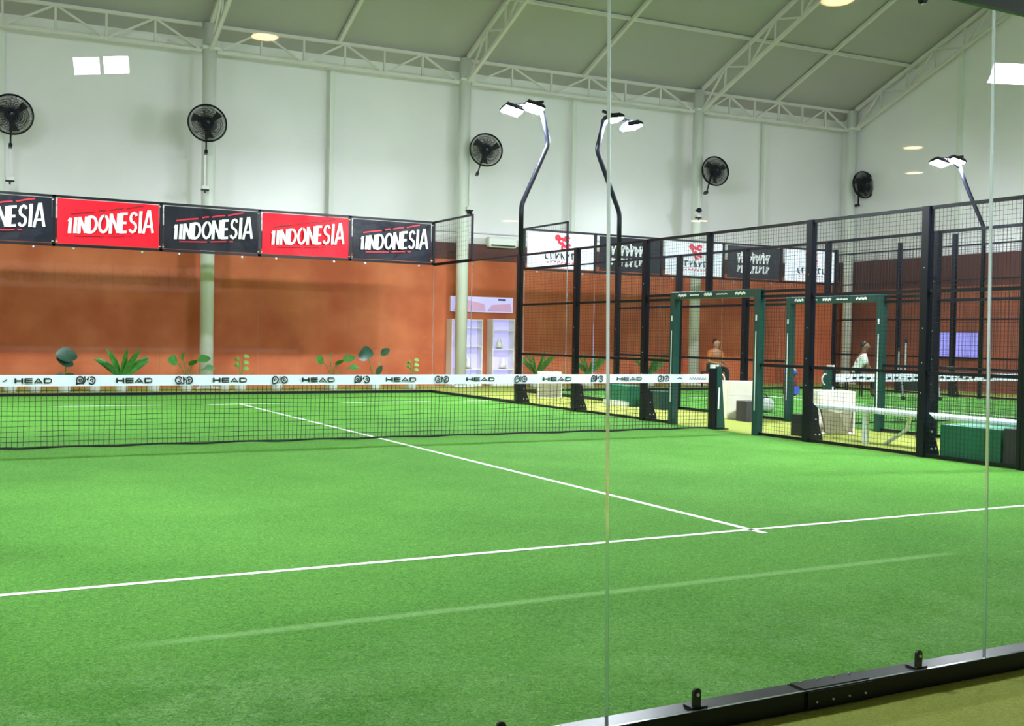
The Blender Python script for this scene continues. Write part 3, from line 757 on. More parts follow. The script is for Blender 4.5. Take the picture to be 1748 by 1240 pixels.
# ------------------------------------------------------------------ floodlight poles
def light_pole(base, pts, heads, n, label, emis='lens', grp='court floodlight poles', w=.085, lensd=.008, hs_=1.0):
    t = thing('light_pole', label, 'floodlight', base, group=grp)
    mb = MB()
    P = [Vector(p) for p in pts]
    # smooth the bends a little
    Q = [P[0]]
    for i in range(1, len(P)-1):
        a, b, c = P[i-1], P[i], P[i+1]
        da, dc = (a-b).normalized(), (c-b).normalized(); r = .10
        for k in range(6):
            u = k/5.; Q.append((b+da*r)*(1-u)**2 + b*2*u*(1-u) + (b+dc*r)*u*u)
    Q.append(P[-1])
    mb.tube(Q, w/2*1.15, 4+4); mb.build('mast', 'black', t, smooth=True)
    n = Vector(n).normalized()
    hs = [Vector(h) for h in heads]
    if emis == 'lens' and base[1] > 0: lensd = .03
    side = (hs[1]-hs[0]).normalized()
    MB().bar(P[-1]+Vector((0,0,.0)), (hs[0]+hs[1])/2 - n*.05, .06).build('arm', 'black', t)
    MB().bar(hs[0]-side*.22-n*.07, hs[1]+side*.22-n*.07, .05).build('crossbar', 'black', t)
    up = (side - n*side.dot(n)).normalized(); s2 = n.cross(up)
    for h in hs:
        def pt(a, b, c): return h + up*a + s2*b + n*c
        mb = MB(); A, B, D = .20*hs_, .15*hs_, .045
        vs = [pt(sx*A*k, sy*B*k, c) for (k, c) in ((.82, -D), (1, D*.2), (1, D)) for sx, sy in ((-1,-1),(1,-1),(1,1),(-1,1))]
        fs = [(0,1,2,3)]
        for l in range(2):
            for q in range(4): fs.append((l*4+q, l*4+4+q, l*4+4+(q+1) % 4, l*4+(q+1) % 4))
        # rim
        vs += [pt(sx*(A-.02), sy*(B-.02), D) for sx, sy in ((-1,-1),(1,-1),(1,1),(-1,1))]
        vs += [pt(sx*(A-.02), sy*(B-.02), D*.5) for sx, sy in ((-1,-1),(1,-1),(1,1),(-1,1))]
        for q in range(4): fs.append((8+q, 12+q, 12+(q+1) % 4, 8+(q+1) % 4)); fs.append((12+q, 16+q, 16+(q+1) % 4, 12+(q+1) % 4))
        mb.add(vs, fs)
        for k in range(7): # cooling fins
            a = -A*.7+k*A*1.4/6; mb.bar(pt(a, -B*.7, -D-.012), pt(a, B*.7, -D-.012), .006, .03, up=n)
        hd = mb.build('floodlight', 'black', t)
        q = [pt(sx*(A-.03), sy*(B-.03), D+lensd) for sx, sy in ((-1,-1),(1,-1),(1,1),(-1,1))]
        me = MB(); me.add(q + [pt(sx*(A-.02), sy*(B-.02), D*.55) for sx, sy in ((-1,-1),(1,-1),(1,1),(-1,1))], [(0,1,2,3), (7,6,5,4), (0,4,5,1), (1,5,6,2), (2,6,7,3), (3,7,4,0)])
        me.build('lamp_lens', emis, hd)
    return t
S = 1
def court_pole(x, y, s, label, z0=0, ny=0.0):
    ny = .40 if y < 0 else -.18
    """s = +1: court lies on the -x side"""
    return light_pole((x, y, 0),
        [(s*.0, 0, z0), (0, 0, 3.87), (s*.58, 0, 5.11), (s*.42, -.0, 5.72)],
        [(s*.22, -.0, 5.80), (-s*.24, -.0, 5.70)], (-s*.22, ny, -1), label)
court_pole(5.0, 5.87, 1, 'black bent floodlight pole at the far end of the near court fence, lamp hanging left', 2.9)
court_pole(7.35, 5.97, -1, 'black bent floodlight pole on the neighbouring fence, lamp hanging right behind the glass seam', 2.9)
court_pole(5.0, -5.25, 1, 'black floodlight pole at the thick dark post on the right picture edge', 0)
court_pole(-5.0, 5.87, -1, 'floodlight pole at the far left corner of the near court, outside the picture', 0)
court_pole(-5.0, -5.87, -1, 'floodlight pole at the near left corner of the near court, outside the picture', 0)
court_pole(7.35, -5.9, -1, 'floodlight pole at the near left of the neighbouring court, outside the picture', 0)
light_pole((17.35, 5.15, 0), [(0, 0, 0), (0, 0, 4.15), (-.25, .35, 5.2), (-.35, .45, 5.62)], [(-.45, .50, 5.80), (-.95, .55, 5.72)], (-.22, -.1, -1), 'black leaning floodlight pole far right before the end wall, lamp glaring')
court_pole(17.35, -5.9, 1, 'floodlight pole at the near right of the neighbouring court, outside the picture', 0)
# thick dark post at the right edge of the picture
tag(MB().box(5.045, 5.13, -5.38, -5.30, 0, 3.25).build('fence_post', 'black'), 'thick black upright standing at the right picture edge beside the fence end', 'post')

# ------------------------------------------------------------------ lights behind the viewer (they mirror in the near glass)
def mirror_pt(px, py, z):
    d = F + R*((px-874)/FPX) - U*((py-620)/FPX); k = (z-CAM.z)/d.z; v = CAM + d*k
    return Vector((v.x, 2*YG - v.y, z))
for (px, py, z, lab) in ((1720, 125, 5.4, 'floodlight pole behind the viewer, mirrored at the upper right of the glass'), (173, 110, 3.6, 'floodlight pole behind the viewer, mirrored above the red banner')):
    p = mirror_pt(px, py, z)
    light_pole((p.x+.3, p.y-.25, 0), [(0, 0, 0), (0, 0, z-.25), (-.05, .05, z-.05)], [(-.42, .25, z-.02), (-.18, .25, z+.02)] if px < 900 else [(-.50, .25, z-.02), (-.10, .25, z+.02)], (0, .9, -.35), lab, 'lens_low', 'floodlights behind the viewer', lensd=.01, hs_=.62 if px < 900 else 1.15)
for (px, py, z, lab) in ((453, 64, 3.3, 'warm pendant lamp mirrored at the upper left under the eave truss'), (872, 378, 3.3, 'warm pendant lamp mirrored between the two bent poles'), (1196, 378, 3.3, 'warm pendant lamp mirrored beside the fourth fan column'),
                         (1560, 253, 3.3, 'warm pendant lamp mirrored on the end wall, upper one'), (1562, 296, 3.3, 'warm pendant lamp mirrored on the end wall, lower one'), (1432, 3, 3.3, 'warm pendant lamp mirrored at the top picture edge')):
    p = mirror_pt(px, py, z)
    if p.y < -20: 
        z = 2.6; p = mirror_pt(px, py, z)
    t = thing('pendant_lamp', lab, 'lamp', p, group='warm pendant lamps behind the viewer')
    MB().lathe([(.02, .07), (.05, .055), (.115, 0.01), (.12, 0), (.11, 0.0), (.05, .04)], n=24).build('shade', 'warm_shade', t, smooth=True)
    MB().lathe([(.01, .035), (.085, .010), (.085, .004), (.01, .002)], n=20).build('bulb', 'warm', t, smooth=True)
    MB().tube([(0, 0, .09), (0, 0, zroof(p.x, p.y)-z)], .006, 6).build('cord', 'black', t)

# ------------------------------------------------------------------ wall fans
def make_fan(label):
    t = thing('wall_fan', label, 'fan', group='black wall fans')
    rr = .42
    g = MB()
    for yy, r2 in ((-.07, rr*.985), (.07, rr*.985)):
        g.tube([(r2*math.cos(2*PI*k/40), yy*.4, r2*math.sin(2*PI*k/40)) for k in range(40)], .013, 6, closed=True)
    g.tube([(rr*math.cos(2*PI*k/40), 0, rr*math.sin(2*PI*k/40)) for k in range(40)], .014, 6, closed=True)
    for yy, rin in ((-.11, .06), (.11, .08)):
        for k in range(96):
            a = 2*PI*k/96; b = a+.22
            P = [(rin*math.cos(a), yy, rin*math.sin(a)), (rr*.62*math.cos(a+.10), yy*.95, rr*.62*math.sin(a+.10)), (rr*.99*math.cos(b), yy*.15, rr*.99*math.sin(b))]
            for i in range(2): g.bar(P[i], P[i+1], .006)
        for q in (.2, .31): g.tube([(q*math.cos(2*PI*k/32), yy*.98, q*math.sin(2*PI*k/32)) for k in range(32)], .004, 4, closed=True)
    g.build('guard', 'black', t)
    MB().lathe([(.02, -.135), (.055, -.125), (.06, -.105), (.02, -.10)], n=20, axis='y').build('hub_cap', 'black', t)
    MB().lathe([(.008, -.142), (.012, -.138), (.012, -.134), (.004, -.133)], n=12, axis='y').build('badge', 'silver', t)
    for k in range(3):
        a0 = k*2*PI/3+.5; mb = MB(); vs = []; n = 6
        for i in range(n+1):
            r = .05+(.36-.05)*i/n; wd = .10+.22*(i/n)
            for s in (-.5, .5):
                a = a0 + s*wd/(max(r, .09))*.55 + .25*i/n
                vs.append((r*math.cos(a), s*.07-.0, r*math.sin(a)))
        fs = [(2*i, 2*i+1, 2*i+3, 2*i+2) for i in range(n)]
        k0 = len(vs); vs2 = vs + [(x, y+.004, z) for x, y, z in vs]; fs2 = fs + [tuple(reversed([q+k0 for q in f])) for f in fs]
        mb.add(vs2, fs2); mb.build('blade', 'darkgrey', t, smooth=True)
    MB().lathe([(.05, .06), (.085, .08), (.085, .20), (.05, .24)], n=20, axis='y').build('motor', 'black', t, smooth=True)
    mb = MB(); mb.bar((0, .20, -.02), (0, .24, -.30), .05, .04); mb.bar((0, .24, -.28), (0, .27, -.56), .035, .035); mb.box(-.035, .035, .24, .40, -.62, -.54)
    mb.build('bracket_arm', 'black', t)
    return t
def fan_control(x, y, z, label):
    t = thing('fan_switch', label, 'switch', (x, y, z), group='fan switch boxes')
    MB().box(-.085, .085, -.05, .05, -.04, .05).build('body', 'white', t, bevel=.02)
    MB().box(-.087, .087, -.053, .053, -.065, -.03).build('bottom_cover', 'black', t, bevel=.01)
    mb = MB(); mb.box(-.02, .02, -.0, .03, .05, .85); mb.build('conduit', 'white', t)
    MB().tube([(0, -.03, -.065), (0, -.03, -.12)], .02, 8).build('knob', 'black', t)
fz = [(-3.62, 5.70, 0, 0), (.36, 5.95, -.12, 0), (7.33, 6.02, -.30, .30), (14.65, 6.12, -.20, .25), (20.45, 6.2, -.05, 0)]
fl = ['black caged wall fan cut by the left picture edge', 'black caged wall fan on the column above the middle black banner', 'black caged wall fan turned sideways, left of the bright floodlight', 'black caged wall fan above the neighbouring court banners', 'black caged wall fan on the corner column, farthest right']
proto = None
for i, (x, z, rz, ry) in enumerate(fz):
    if proto is None: proto = make_fan(fl[0]); o = proto
    else: o = copy_tree(proto)
    o['label'] = fl[i]; o.location = (x, YC-.56, z); o.rotation_euler = (-.10, ry, rz)
sl = ['small white and black fan switch box under the leftmost fan', 'small white and black fan switch box under the second fan', 'small fan switch box under the third fan', 'small fan switch box under the fourth fan']
for (x, z, l) in ((-3.62, 4.42, 0), (.40, 4.55, 1), (7.06, 4.55, 2), (14.35, 4.85, 3)): fan_control(x, YC-.215, z, sl[l])

# ------------------------------------------------------------------ plants along the far wall
def leaf(mb, base, dirv, L, W, droop, n=7, fold=.15, up=Vector((.35, -.85, .45))):
    W = W*1.45; droop *= .7
    base = Vector(base); d = Vector(dirv).normalized(); side = d.cross(up)
    if side.length < .05: side = Vector((1, 0, 0))
    side.normalize(); vs = []
    p = base.copy(); cur = d.copy()
    for i in range(n+1):
        u = i/n; wd = W*math.sin(PI*min(1, (u*.92+.04)))**.8/2
        nrm = side.cross(cur).normalized()
        vs += [p - side*wd + nrm*fold*wd, p, p + side*wd + nrm*fold*wd]
        p = p + cur*(L/n); cur = (cur + Vector((0, 0, -droop/n))).normalized()
    fs = []
    for i in range(n):
        a = 3*i; fs += [(a, a+1, a+4, a+3), (a+1, a+2, a+5, a+4)]
    mb.add(vs, fs)
def pot(x, y, label, h=.27, r=.15, plant=None):
    t = thing('potted_plant', label, 'plant', (x, y, 0), group='potted plants along the orange wall')
    MB().lathe([(r*.72, 0), (r*.78, .02), (r*1.0, h*.95), (r*1.06, h), (r*.92, h), (r*.9, h-.02)], n=18).build('pot', 'pot', t, smooth=False)
    MB().lathe([(r*.9, h-.03), (r*.5, h-.01), (r*.05, h)], n=14).build('soil', 'soil', t)
    if plant:
        kind, H = plant
        mb = MB(); st = MB(); rr = random.Random(int(x*100))
        if kind == 'round':
            st.tube([(0, 0, h-.02), (.02, 0, h+.15), (.04, -.03, H-.06)], .012, 6)
            leaf(mb, (-.18, -.05, H-.16), (1, -.1, .12), .42, .24, .6); leaf(mb, (-.16, -.02, H-.22), (.9, 0, -.25), .36, .2, .5)
            m = 'leaf_dark'; leaf(mb, (0, 0, h), (-.6, -.3, .6), .22, .1, .8); leaf(mb, (0, 0, h), (.7, -.3, .6), .22, .1, .8)
        elif kind == 'brom':
            m = 'leaf'
            for k in range(11):
                a = k*2.4; leaf(mb, (0, 0, h-.02), (math.cos(a)*.75, math.sin(a)*.35, .75+.25*rr.random()), (H-h)*(1.0+.25*rr.random()), .10, .75)
        elif kind == 'big':
            m = 'leaf'
            for k, (dx, hh, L, W) in enumerate(((-.45, .7, .30, .18), (.5, .8, .30, .13), (.15, .6, .24, .13), (-.15, .9, .20, .14), (.8, .45, .22, .10))):
                q = (dx*(H-h)*.75, rr.uniform(-.08, .03), h+(H-h)*hh*.75)
                st.tube([(0, 0, h-.02), (q[0]*.5, 0, h+(q[2]-h)*.7), q], .009, 6)
                leaf(mb, q, (dx, -.3, .35), L, W, 1.0)
        elif kind == 'wide':
            m = 'leaf_dark'
            st.tube([(0, 0, h-.02), (-.10, 0, h+.2), (-.20, -.02, H-.08)], .011, 6)
            leaf(mb, (-.06, -.02, H-.08), (-.9, -.1, .35), .42, .30, 1.7, fold=-.2)
            st.tube([(0, 0, h-.02), (.06, 0, h+.15), (.16, -.02, H-.08)], .009, 6)
            leaf(mb, (.14, -.02, H-.12), (.6, -.1, .8), .26, .13, .9)
            leaf(mb, (.03, 0, h+.05), (.3, -.1, .8), .28, .12, .7)
        elif kind == 'sprig':
            m = 'leaf_lime'
            for k in range(7):
                a = k*2.1; z = h+(H-h)*(.4+.6*k/7)
                st.tube([(0, 0, h-.02), (math.cos(a)*.07, 0, z)], .006, 5)
                leaf(mb, (math.cos(a)*.07, 0, z), (math.cos(a), math.sin(a)*.5-.2, .3), .12, .07, 1.0)
        else:
            m = 'leaf_lime'
            for k in range(8):
                a = k*.8; leaf(mb, (0, 0, h-.02), (math.cos(a)*.9, math.sin(a)*.5, .5), .16, .08, .9)
        if st.v: st.build('stem', 'leaf', t, smooth=True)
        mb.build('leaves', m, t, smooth=True)
    return t
YP = 11.55
def xp(px, y=YP):
    d = F + R*((px-874)/FPX) - U*((660-620)/FPX); k = (y-CAM.y)/d.y; return CAM.x + d.x*k
for px, k, lab in ((18, None, 'plantless white pot at the left picture edge, only its rim above the turf line'),
        (60, None, 'plain white pot second from the left under the net tape'),
        (110, ('round', .92), 'potted plant with one large round dark leaf, left part of the row'),
        (163, None, 'plain white pot between the round leaf plant and the rosette plant'),
        (207, ('brom', .92), 'potted plant with a big bright green leaf rosette'),
        (262, ('low', .45), 'white pot with low leaves between the rosette plant and the column'),
        (318, ('big', .90), 'potted plant with several oval leaves just left of the white column'),
        (385, None, 'plain white pot just right of the white column'),
        (410, ('sprig', .80), 'potted plant with a thin lime sprig right of the white column'),
        (472, ('low', .50), 'white pot with a low lime green tuft'),
        (567, ('big', .95), 'potted plant with spread oval leaves left of the wide dark leaf'),
        (640, ('wide', .92), 'potted plant with one wide dark leaf and two upright leaves'),
        (702, ('sprig', .74), 'potted plant with a small pale tuft, rightmost of the row')):
    pot(xp(px), YP + (.1 if k is None else 0), lab, plant=k)

# low box hedges / greenery behind the neighbouring court
for x, y, l in ((9.0, 12.2, 'low broad green plant behind the neighbouring far glass, left of its second banner post'), (10.6, 12.2, 'low broad green plant behind the neighbouring far glass, under the black banner'), (12.6, 12.2, 'low broad green plant behind the neighbouring far glass, left of the gate')):
    pot(x, y, l, h=.3, r=.2, plant=('brom', .95))

# ------------------------------------------------------------------ lilac glowing units added by the far wall for a reflection in the near glass
def at_y(px, py, y):
    d = F + R*((px-874)/FPX) - U*((py-620)/FPX); k = (y-CAM.y)/d.y; return CAM+d*k
YD = YW-.2
def display(px0, px1, pyt, pyb, label, shelves):  # solid cabinet with a glowing back, built in place of a mirrored shop window
    a = at_y(px0, pyt, YD-.3); b = at_y(px1, pyb, YD-.3)
    x0, x1, zt = a.x, b.x, a.z
    t = thing('display_cabinet', label, 'cabinet', ((x0+x1)/2, YD-.3, 0), group='lilac lit display cabinets'); h = (x1-x0)/2
    mb = MB(); mb.box(-h-.02, -h, 0, .34, 0, zt+.02); mb.box(h, h+.02, 0, .34, 0, zt+.02); mb.box(-h, h, 0, .34, zt, zt+.02); mb.box(-h, h, 0, .34, 0, .25)
    mb.build('frame', 'white', t)
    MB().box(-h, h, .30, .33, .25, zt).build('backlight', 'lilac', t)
    for z in shelves: MB().box(-h, h, .02, .30, z, z+.03).build('shelf', 'white', t)
    k = 0
    for z in shelves[:-1]:
        q = thing('ornament', ['small white rounded ornament on the %s shelf of the %s lilac cabinet' % (['lower', 'upper'][k % 2], 'left' if px0 < 800 else 'right')][0], 'ornament', ((x0+x1)/2+.1*(-1)**k*h*2, YD-.16, z+.03))
        MB().lathe([(.05, 0), (.10, .06), (.07, .16), (.04, .22), (.055, .27), (.0, .28)], n=16).build('body', 'white', q, smooth=True)
        MB().lathe([(.11, .0), (.12, .006), (.02, .012)], n=16).build('saucer', 'maroon', q); k += 1
    return t
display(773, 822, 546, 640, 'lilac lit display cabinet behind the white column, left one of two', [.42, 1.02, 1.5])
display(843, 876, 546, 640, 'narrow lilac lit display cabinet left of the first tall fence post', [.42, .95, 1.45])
a = at_y(770, 507, YD); b = at_y(876, 535, YD)  # board above the cabinets, added as the top of that reflection
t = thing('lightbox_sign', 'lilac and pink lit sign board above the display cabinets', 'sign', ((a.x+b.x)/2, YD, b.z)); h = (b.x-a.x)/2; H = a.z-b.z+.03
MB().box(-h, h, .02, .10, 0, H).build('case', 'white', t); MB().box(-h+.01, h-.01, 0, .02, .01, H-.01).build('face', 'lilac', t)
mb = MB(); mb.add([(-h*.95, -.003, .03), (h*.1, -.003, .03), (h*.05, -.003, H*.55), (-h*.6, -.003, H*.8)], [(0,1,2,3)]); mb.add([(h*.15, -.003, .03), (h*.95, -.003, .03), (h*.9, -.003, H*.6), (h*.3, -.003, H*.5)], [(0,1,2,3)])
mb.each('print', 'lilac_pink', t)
mb = MB(); mb.box(h*.5, h*.75, -.004, 0, H*.78, H*.9); mb.build('dark_mark', 'ink_black', t)
# glowing panel added on the end wall for a blue violet reflection
def at_x(px, py, x):
    d = F + R*((px-874)/FPX) - U*((py-620)/FPX); k = (x-CAM.x)/d.x; return CAM+d*k
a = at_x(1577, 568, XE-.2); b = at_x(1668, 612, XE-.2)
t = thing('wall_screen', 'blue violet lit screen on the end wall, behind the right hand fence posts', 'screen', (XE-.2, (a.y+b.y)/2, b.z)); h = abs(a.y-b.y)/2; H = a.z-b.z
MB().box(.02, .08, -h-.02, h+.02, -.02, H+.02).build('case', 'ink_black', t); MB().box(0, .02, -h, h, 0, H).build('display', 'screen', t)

# air conditioner and conduits at the top of the orange wall
t = thing('air_conditioner', 'white wall air conditioner above the orange wall, left of the first bent pole', 'air conditioner', (8.35, YW-.3, 3.66))
MB().box(-.42, .42, 0, .24, 0, .28).build('body', 'white', t, bevel=.05); MB().box(-.36, .36, -.01, .0, .03, .07).build('vent', 'darkgrey', t)
t = thing('security_camera', 'small dark camera on the column above the neighbouring banners', 'camera', (14.3, YC-.17, 5.02))
MB().tube([(0, 0, 0), (0, -.10, 0)], .03, 8).build('arm', 'black', t); MB().lathe([(.03, -.08), (.075, -.05), (.08, .0), (.05, .05), (.0, .06)], (0, -.14, 0), n=16).build('body', 'black', t, smooth=True)
t = thing('security_camera', 'small dark camera on the column right of the small open frame', 'camera', (7.05, YC-.14, 4.45))
MB().tube([(0, 0, 0), (0, -.10, 0)], .03, 8).build('arm', 'black', t); MB().lathe([(.03, -.05), (.055, -.03), (.06, .0), (.03, .04), (.0, .05)], (0, -.14, 0), n=16).build('body', 'black', t, smooth=True)

# ------------------------------------------------------------------ things in the passage
t = thing('bench', 'long pale bench with angled legs in the passage behind the right hand fence', 'bench', (5.80, -3.2, 0))
MB().box(-.16, .16, -1.8, 1.72, .40, .455).build('seat', 'bench', t, bevel=.01)
for y in (.80, -1.45):
    MB().box(-.14, -.08, y-.03, y+.03, 0, .40).build('leg', 'bench', t)
    mb = MB(); mb.tube([(.10, y-.55, .40), (.10, y-.50, .22), (.10, y-.42, .16), (.10, y-.15, .0)], .025, 8); mb.build('brace', 'bench', t)
tag(MB().box(5.07, 5.60, -4.93, -4.12, 0, .40).build('storage_box', 'green_box', bevel=.008), 'large dark green box under the bench end by the right picture edge', 'box')
tag(MB().box(5.08, 5.60, -5.22, -4.95, 0, .42).build('storage_box', 'darkgrey', bevel=.008), 'dark brown grey box right beside the large green box', 'box')

def bin_(p, wx, wy, h, label, front, rz=0):
    t = thing('bin', label, 'bin', (p[0], p[1], 0), rz, group='cream bins in the passage'); a, b = wx/2, wy/2
    mb = MB(); th = .03
    mb.box(-a, -a+th, -b, b, 0, h); mb.box(a-th, a, -b, b, 0, h); mb.box(-a+th, a-th, b-th, b, 0, h); mb.box(-a+th, a-th, -b, -b+th, h*.62, h); mb.box(-a+th, a-th, -b, b, 0, .03)
    mb.build('shell', 'bin', t, bevel=.008)
    if front == 'bag':
        g = MB(); 
        vs = [(-a+.04, -b-.012, h*.62), (a-.03, -b-.012, h*.62), (a*.62, -b-.02, .02), (-a*.55, -b-.02, .02), (0, -b-.10, h*.5),
              (-a+.05, -b+.10, h*.62), (a-.04, -b+.10, h*.62), (a*.6, -b+.08, .02), (-a*.5, -b+.08, .02)]
        g.add(vs, [(0, 4, 1), (0, 3, 4), (4, 3, 2), (4, 2, 1), (5, 6, 7, 8), (0, 1, 6, 5), (1, 2, 7, 6), (2, 3, 8, 7), (3, 0, 5, 8)]); g.build('cloth_bag', 'beige', t)
    else:
        MB().box(-a+th, a-th, -b, -b+th, 0, h*.62).build('front_panel', 'bin' if front == 'plain' else front, t)
    return t
bin_((6.95, 1.62), .55, .45, .63, 'large cream bin beyond the first gate, dark box in front of it', 'plain', -.45)
tag(MB().box(-.17, .17, -.13, .13, 0, .33).build('cardboard_box', 'darkgrey', loc=(6.72, 1.10, 0)), 'dark grey box in front of the cream bin beyond the first gate', 'box')
bin_((6.34, -1.12), .54, .44, .62, 'cream bin with a tapering beige bag, behind the bench end and fence post', 'bag', -.45)
tag(MB().box(-.06, .06, -.12, .12, 0, .30).build('speaker_box', 'ink_black', loc=(5.60, -1.28, 0)), 'narrow black box left of the cream bin with beige bag', 'box')
bin_((6.80, 7.75), .52, .42, .56, 'cream bin with a dull grey front behind the net, left of the second fence post', 'beige', -.45)
tag(MB().box(6.75, 7.10, 4.65, 5.45, 0, .40).build('storage_box', 'green_box', bevel=.008), 'teal green box in the passage behind the net, nearer the first bent pole', 'box')
tag(MB().box(6.72, 6.75, 4.62, 5.48, .0, .10).build('board', 'white'), 'pale board lying along the foot of the teal green box', 'board')
tag(MB().box(6.85, 7.15, 3.75, 4.30, 0, .34).build('storage_box', 'green_steel', bevel=.008), 'very dark green box in the passage left of the first gate', 'box')

# ball trolley inside the neighbouring court
t = thing('ball_trolley', 'black ball trolley with silver legs and two upright handles on the neighbouring court', 'trolley', (15.2, 5.1, 0), -.5)
mb = MB(); mb.add([(-.40, -.22, .68), (.40, -.22, .68), (.40, .22, .68), (-.40, .22, .68), (-.36, -.18, .22), (.36, -.18, .22), (.36, .18, .22), (-.36, .18, .22)], [(3,2,1,0), (4,5,6,7), (0,1,5,4), (1,2,6,5), (2,3,7,6), (3,0,4,7)])
mb.build('bag', 'ink_black', t)
for x, z in ((-.42, .02), (.42, .02)):
    o = MB().tube([(x, -.2, .05), (x, 0, .75)], .02, 8).build('leg', 'silver', t)
    MB().lathe([(.04, -.02), (.05, -.015), (.05, .015), (.04, .02)], (x, -.2, .05), n=14, axis='y').build('wheel', 'ink_black', o)
for x, z in ((-.44, 1.12), (-.28, 1.32)):
    o = MB().tube([(x, .1, .7), (x, .1, z)], .022, 8).build('handle', 'silver', t); MB().tube([(x, .1, z), (x, .1, z+.1)], .035, 8).build('grip', 'ink_black', o)
# bags and small things
t = thing('sports_bag', 'dark red sports bag with a blue and white towel on top beyond the gate', 'bag', (13.2, 7.2, 0))
MB().lathe([(.12, 0), (.16, .05), (.17, .3), (.13, .46), (.10, .5)], n=16).build('body', 'maroon', t, smooth=True)
MB().lathe([(.10, .49), (.16, .53), (.17, .60), (.09, .66), (.0, .67)], n=14).build('towel', 'blue', t, smooth=True)
MB().lathe([(.09, .60), (.12, .63), (.04, .69), (.0, .69)], (-.03, -.06, 0), n=12).build('towel_stripe', 'white', t, smooth=True)
MB().box(-.02, .12, -.19, -.16, .05, .24).build('pocket', 'blue', t)
t = thing('holdall', 'small white and black bag on the neighbouring court beside the net post', 'bag', (8.4, 2.7, 0), .3)
MB().lathe([(.02, -.2), (.12, -.17), (.14, 0), (.12, .17), (.02, .2)], (0, 0, .14), n=14, axis='y').build('body', 'shirt', t, smooth=True)
MB().tube([(0, -.12, .24), (0, -.06, .34), (0, .06, .34), (0, .12, .24)], .012, 6).build('strap', 'ink_black', t)
MB().box(-.13, .13, -.05, .05, .02, .285).build('band', 'ink_black', t)

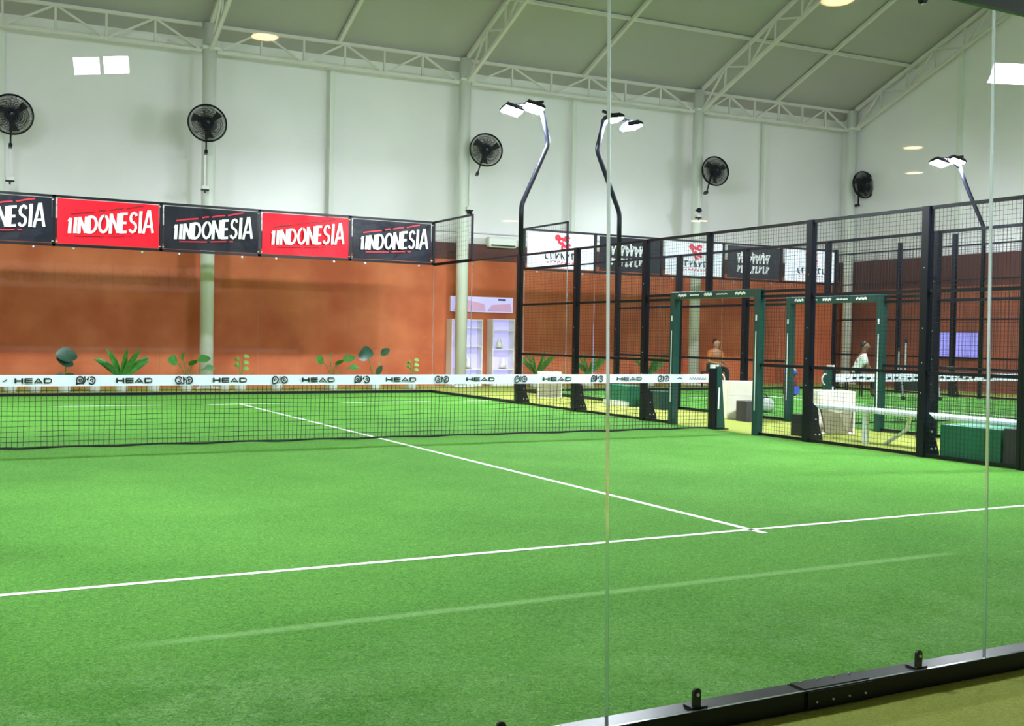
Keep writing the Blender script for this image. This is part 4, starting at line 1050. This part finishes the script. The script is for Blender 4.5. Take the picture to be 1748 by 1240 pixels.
# ------------------------------------------------------------------ people (far away, seated)
def skin_obj(name, verts, edges, radii, m, parent, root=0, sub=2):
    me = bpy.data.meshes.new(name); me.from_pydata(verts, edges, [])
    o = bpy.data.objects.new(name, me); COL.objects.link(o); o.parent = parent; me.materials.append(M[m])
    md = o.modifiers.new('skin', 'SKIN'); md.use_smooth_shade = True
    if not me.skin_vertices: me.skin_vertices.new(name='')
    for i, sv in enumerate(me.skin_vertices[0].data):
        r = radii[i]; sv.radius = r if isinstance(r, tuple) else (r, r); sv.use_root = (i == root)
    ss = o.modifiers.new('sub', 'SUBSURF'); ss.levels = sub; ss.render_levels = sub
    return o
def chain(V, E, Rr, start, pts):
    i = start
    for p, r in pts:
        V.append(p); Rr.append(r)
        if i is not None: E.append((i, len(V)-1))
        i = len(V)-1
    return i
def seated_person(loc, rz, label, top, bottom, skin, lean=.12, arms='lap', seat_h=.44):
    t = thing('person', label, 'person', loc, rz)
    h = seat_h+.08
    V = [(0, 0, h)]; E = []; Rr = [(.145, .11)]
    ch = (0, -lean*.6, h+.28); sh = (0, -lean, h+.47)
    i = chain(V, E, Rr, 0, [((0, -lean*.25, h+.12), (.13, .10)), (ch, (.155, .11)), (sh, (.13, .09)), ((0, -lean-.015, h+.55), .055), ((0, -lean-.04, h+.62), (.062, .07)), ((0, -lean-.055, h+.71), (.078, .095)), ((0, -lean-.04, h+.79), (.062, .075))])
    # nose, ears
    hd = i-1
    chain(V, E, Rr, hd, [((0, -lean-.165, h+.69), .012)])
    for s in (-1, 1): chain(V, E, Rr, hd, [((s*.092, -lean-.045, h+.70), .012)])
    hands = []
    for s in (-1, 1):
        if arms == 'lap': el, hn = (s*.27, -lean-.02, h+.20), (s*.12, -lean-.30, h+.14)
        elif arms == 'knee': el, hn = (s*.28, -lean-.10, h+.18), (s*.17, -.42, h+.10)
        else: el, hn = (s*.30, -lean+.02, h+.22), (s*.22, -lean-.22, h+.20)
        w = chain(V, E, Rr, 3, [((s*.19, -lean, h+.46), .06), (el, .043), (hn, .03), ((hn[0]-s*.01, hn[1]-.055, hn[2]-.01), (.036, .018))])
        hands.append(w); px, py, pz = V[w]
        for k in range(4):
            L = (.055, .065, .062, .048)[k]; dx = (k-1.5)*.019
            chain(V, E, Rr, w, [((px+dx, py-.035, pz), .0085), ((px+dx, py-.035-L*.5, pz-.015), .008), ((px+dx, py-.035-L*.75, pz-L*.5), .007)])
        chain(V, E, Rr, w, [((px-s*.035, py-.005, pz+.005), .009), ((px-s*.05, py-.035, pz), .008)])
        k = chain(V, E, Rr, 0, [((s*.10, -.10, h-.0), .085), ((s*.13, -.44, h-.02), .06), ((s*.13, -.46, .30), .05), ((s*.13, -.43, .09), .036), ((s*.13, -.50, .045), (.04, .03)), ((s*.135, -.60, .03), (.038, .022))])
    skin_obj('body', V, E, Rr, skin, t)
    # shirt
    V = [(0, -.01, h+.02)]; E = []; Rr = [(.165, .13)]
    chain(V, E, Rr, 0, [((0, -lean*.25, h+.12), (.155, .125)), (ch, (.175, .13)), (sh, (.145, .105)), ((0, -lean-.01, h+.535), .065)])
    for s in (-1, 1):
        el = (s*.27, -lean-.03, h+.26); chain(V, E, Rr, 3, [((s*.20, -lean, h+.455), .076), (el, .066)])
    skin_obj('shirt', V, E, Rr, top, t)
    V = [(0, 0, h-.01)]; E = []; Rr = [(.165, .13)]
    for s in (-1, 1): chain(V, E, Rr, 0, [((s*.10, -.10, h), .10), ((s*.13, -.42, h-.02), .078), ((s*.13, -.465, h-.16), .068), ((s*.13, -.45, .16), .055)])
    skin_obj('trousers', V, E, Rr, bottom, t)
    V = [(0, -lean+.02, h+.66)]; E = []; Rr = [(.07, .06)]
    chain(V, E, Rr, 0, [((0, -lean+.00, h+.75), (.088, .085)), ((0, -lean-.06, h+.815), (.075, .085))])
    skin_obj('hair', V, E, Rr, 'hair', t)
    for s in (-1, 1):
        V = [(s*.13, -.42, .05), (s*.13, -.52, .045), (s*.135, -.63, .03)]
        skin_obj('shoe', V, [(0, 1), (1, 2)], [(.048, .05), (.048, .04), (.04, .028)], 'short', t)
    return t
def seat(loc, rz, label, h=.44):
    t = thing('stool', label, 'stool', loc, rz)
    MB().box(-.24, .24, -.20, .22, h-.05, h).build('seat', 'darkgrey', t, bevel=.015)
    for x in (-.2, .2):
        for y in (-.16, .18): MB().box(x-.018, x+.018, y-.018, y+.018, 0, h-.05).build('leg', 'black', t)
def ground_dir(px, dist):
    d = F + R*((px-874)/FPX) - U*((570-620)/FPX); d.z = 0; d.normalize(); return Vector((CAM.x+d.x*dist, CAM.y+d.y*dist, 0))
p = ground_dir(1217, 31.0)
seat((p.x, p.y, 0), .1, 'dark stool under the person in orange beyond the gate', .44)
seated_person((p.x, p.y, 0), .1, 'person with dark hair in an orange and olive top seated beyond the first gate', 'orange', 'trouser', 'skin', .10, 'lap')
p = ground_dir(1460, 28.0)
seat((p.x, p.y, 0), .9, 'dark stool under the person in white by the corner column', .44)
seated_person((p.x, p.y, 0), .9, 'person in a loose white shirt seated near the far corner column, looking down', 'shirt', 'short', 'skin2', .20, 'knee')
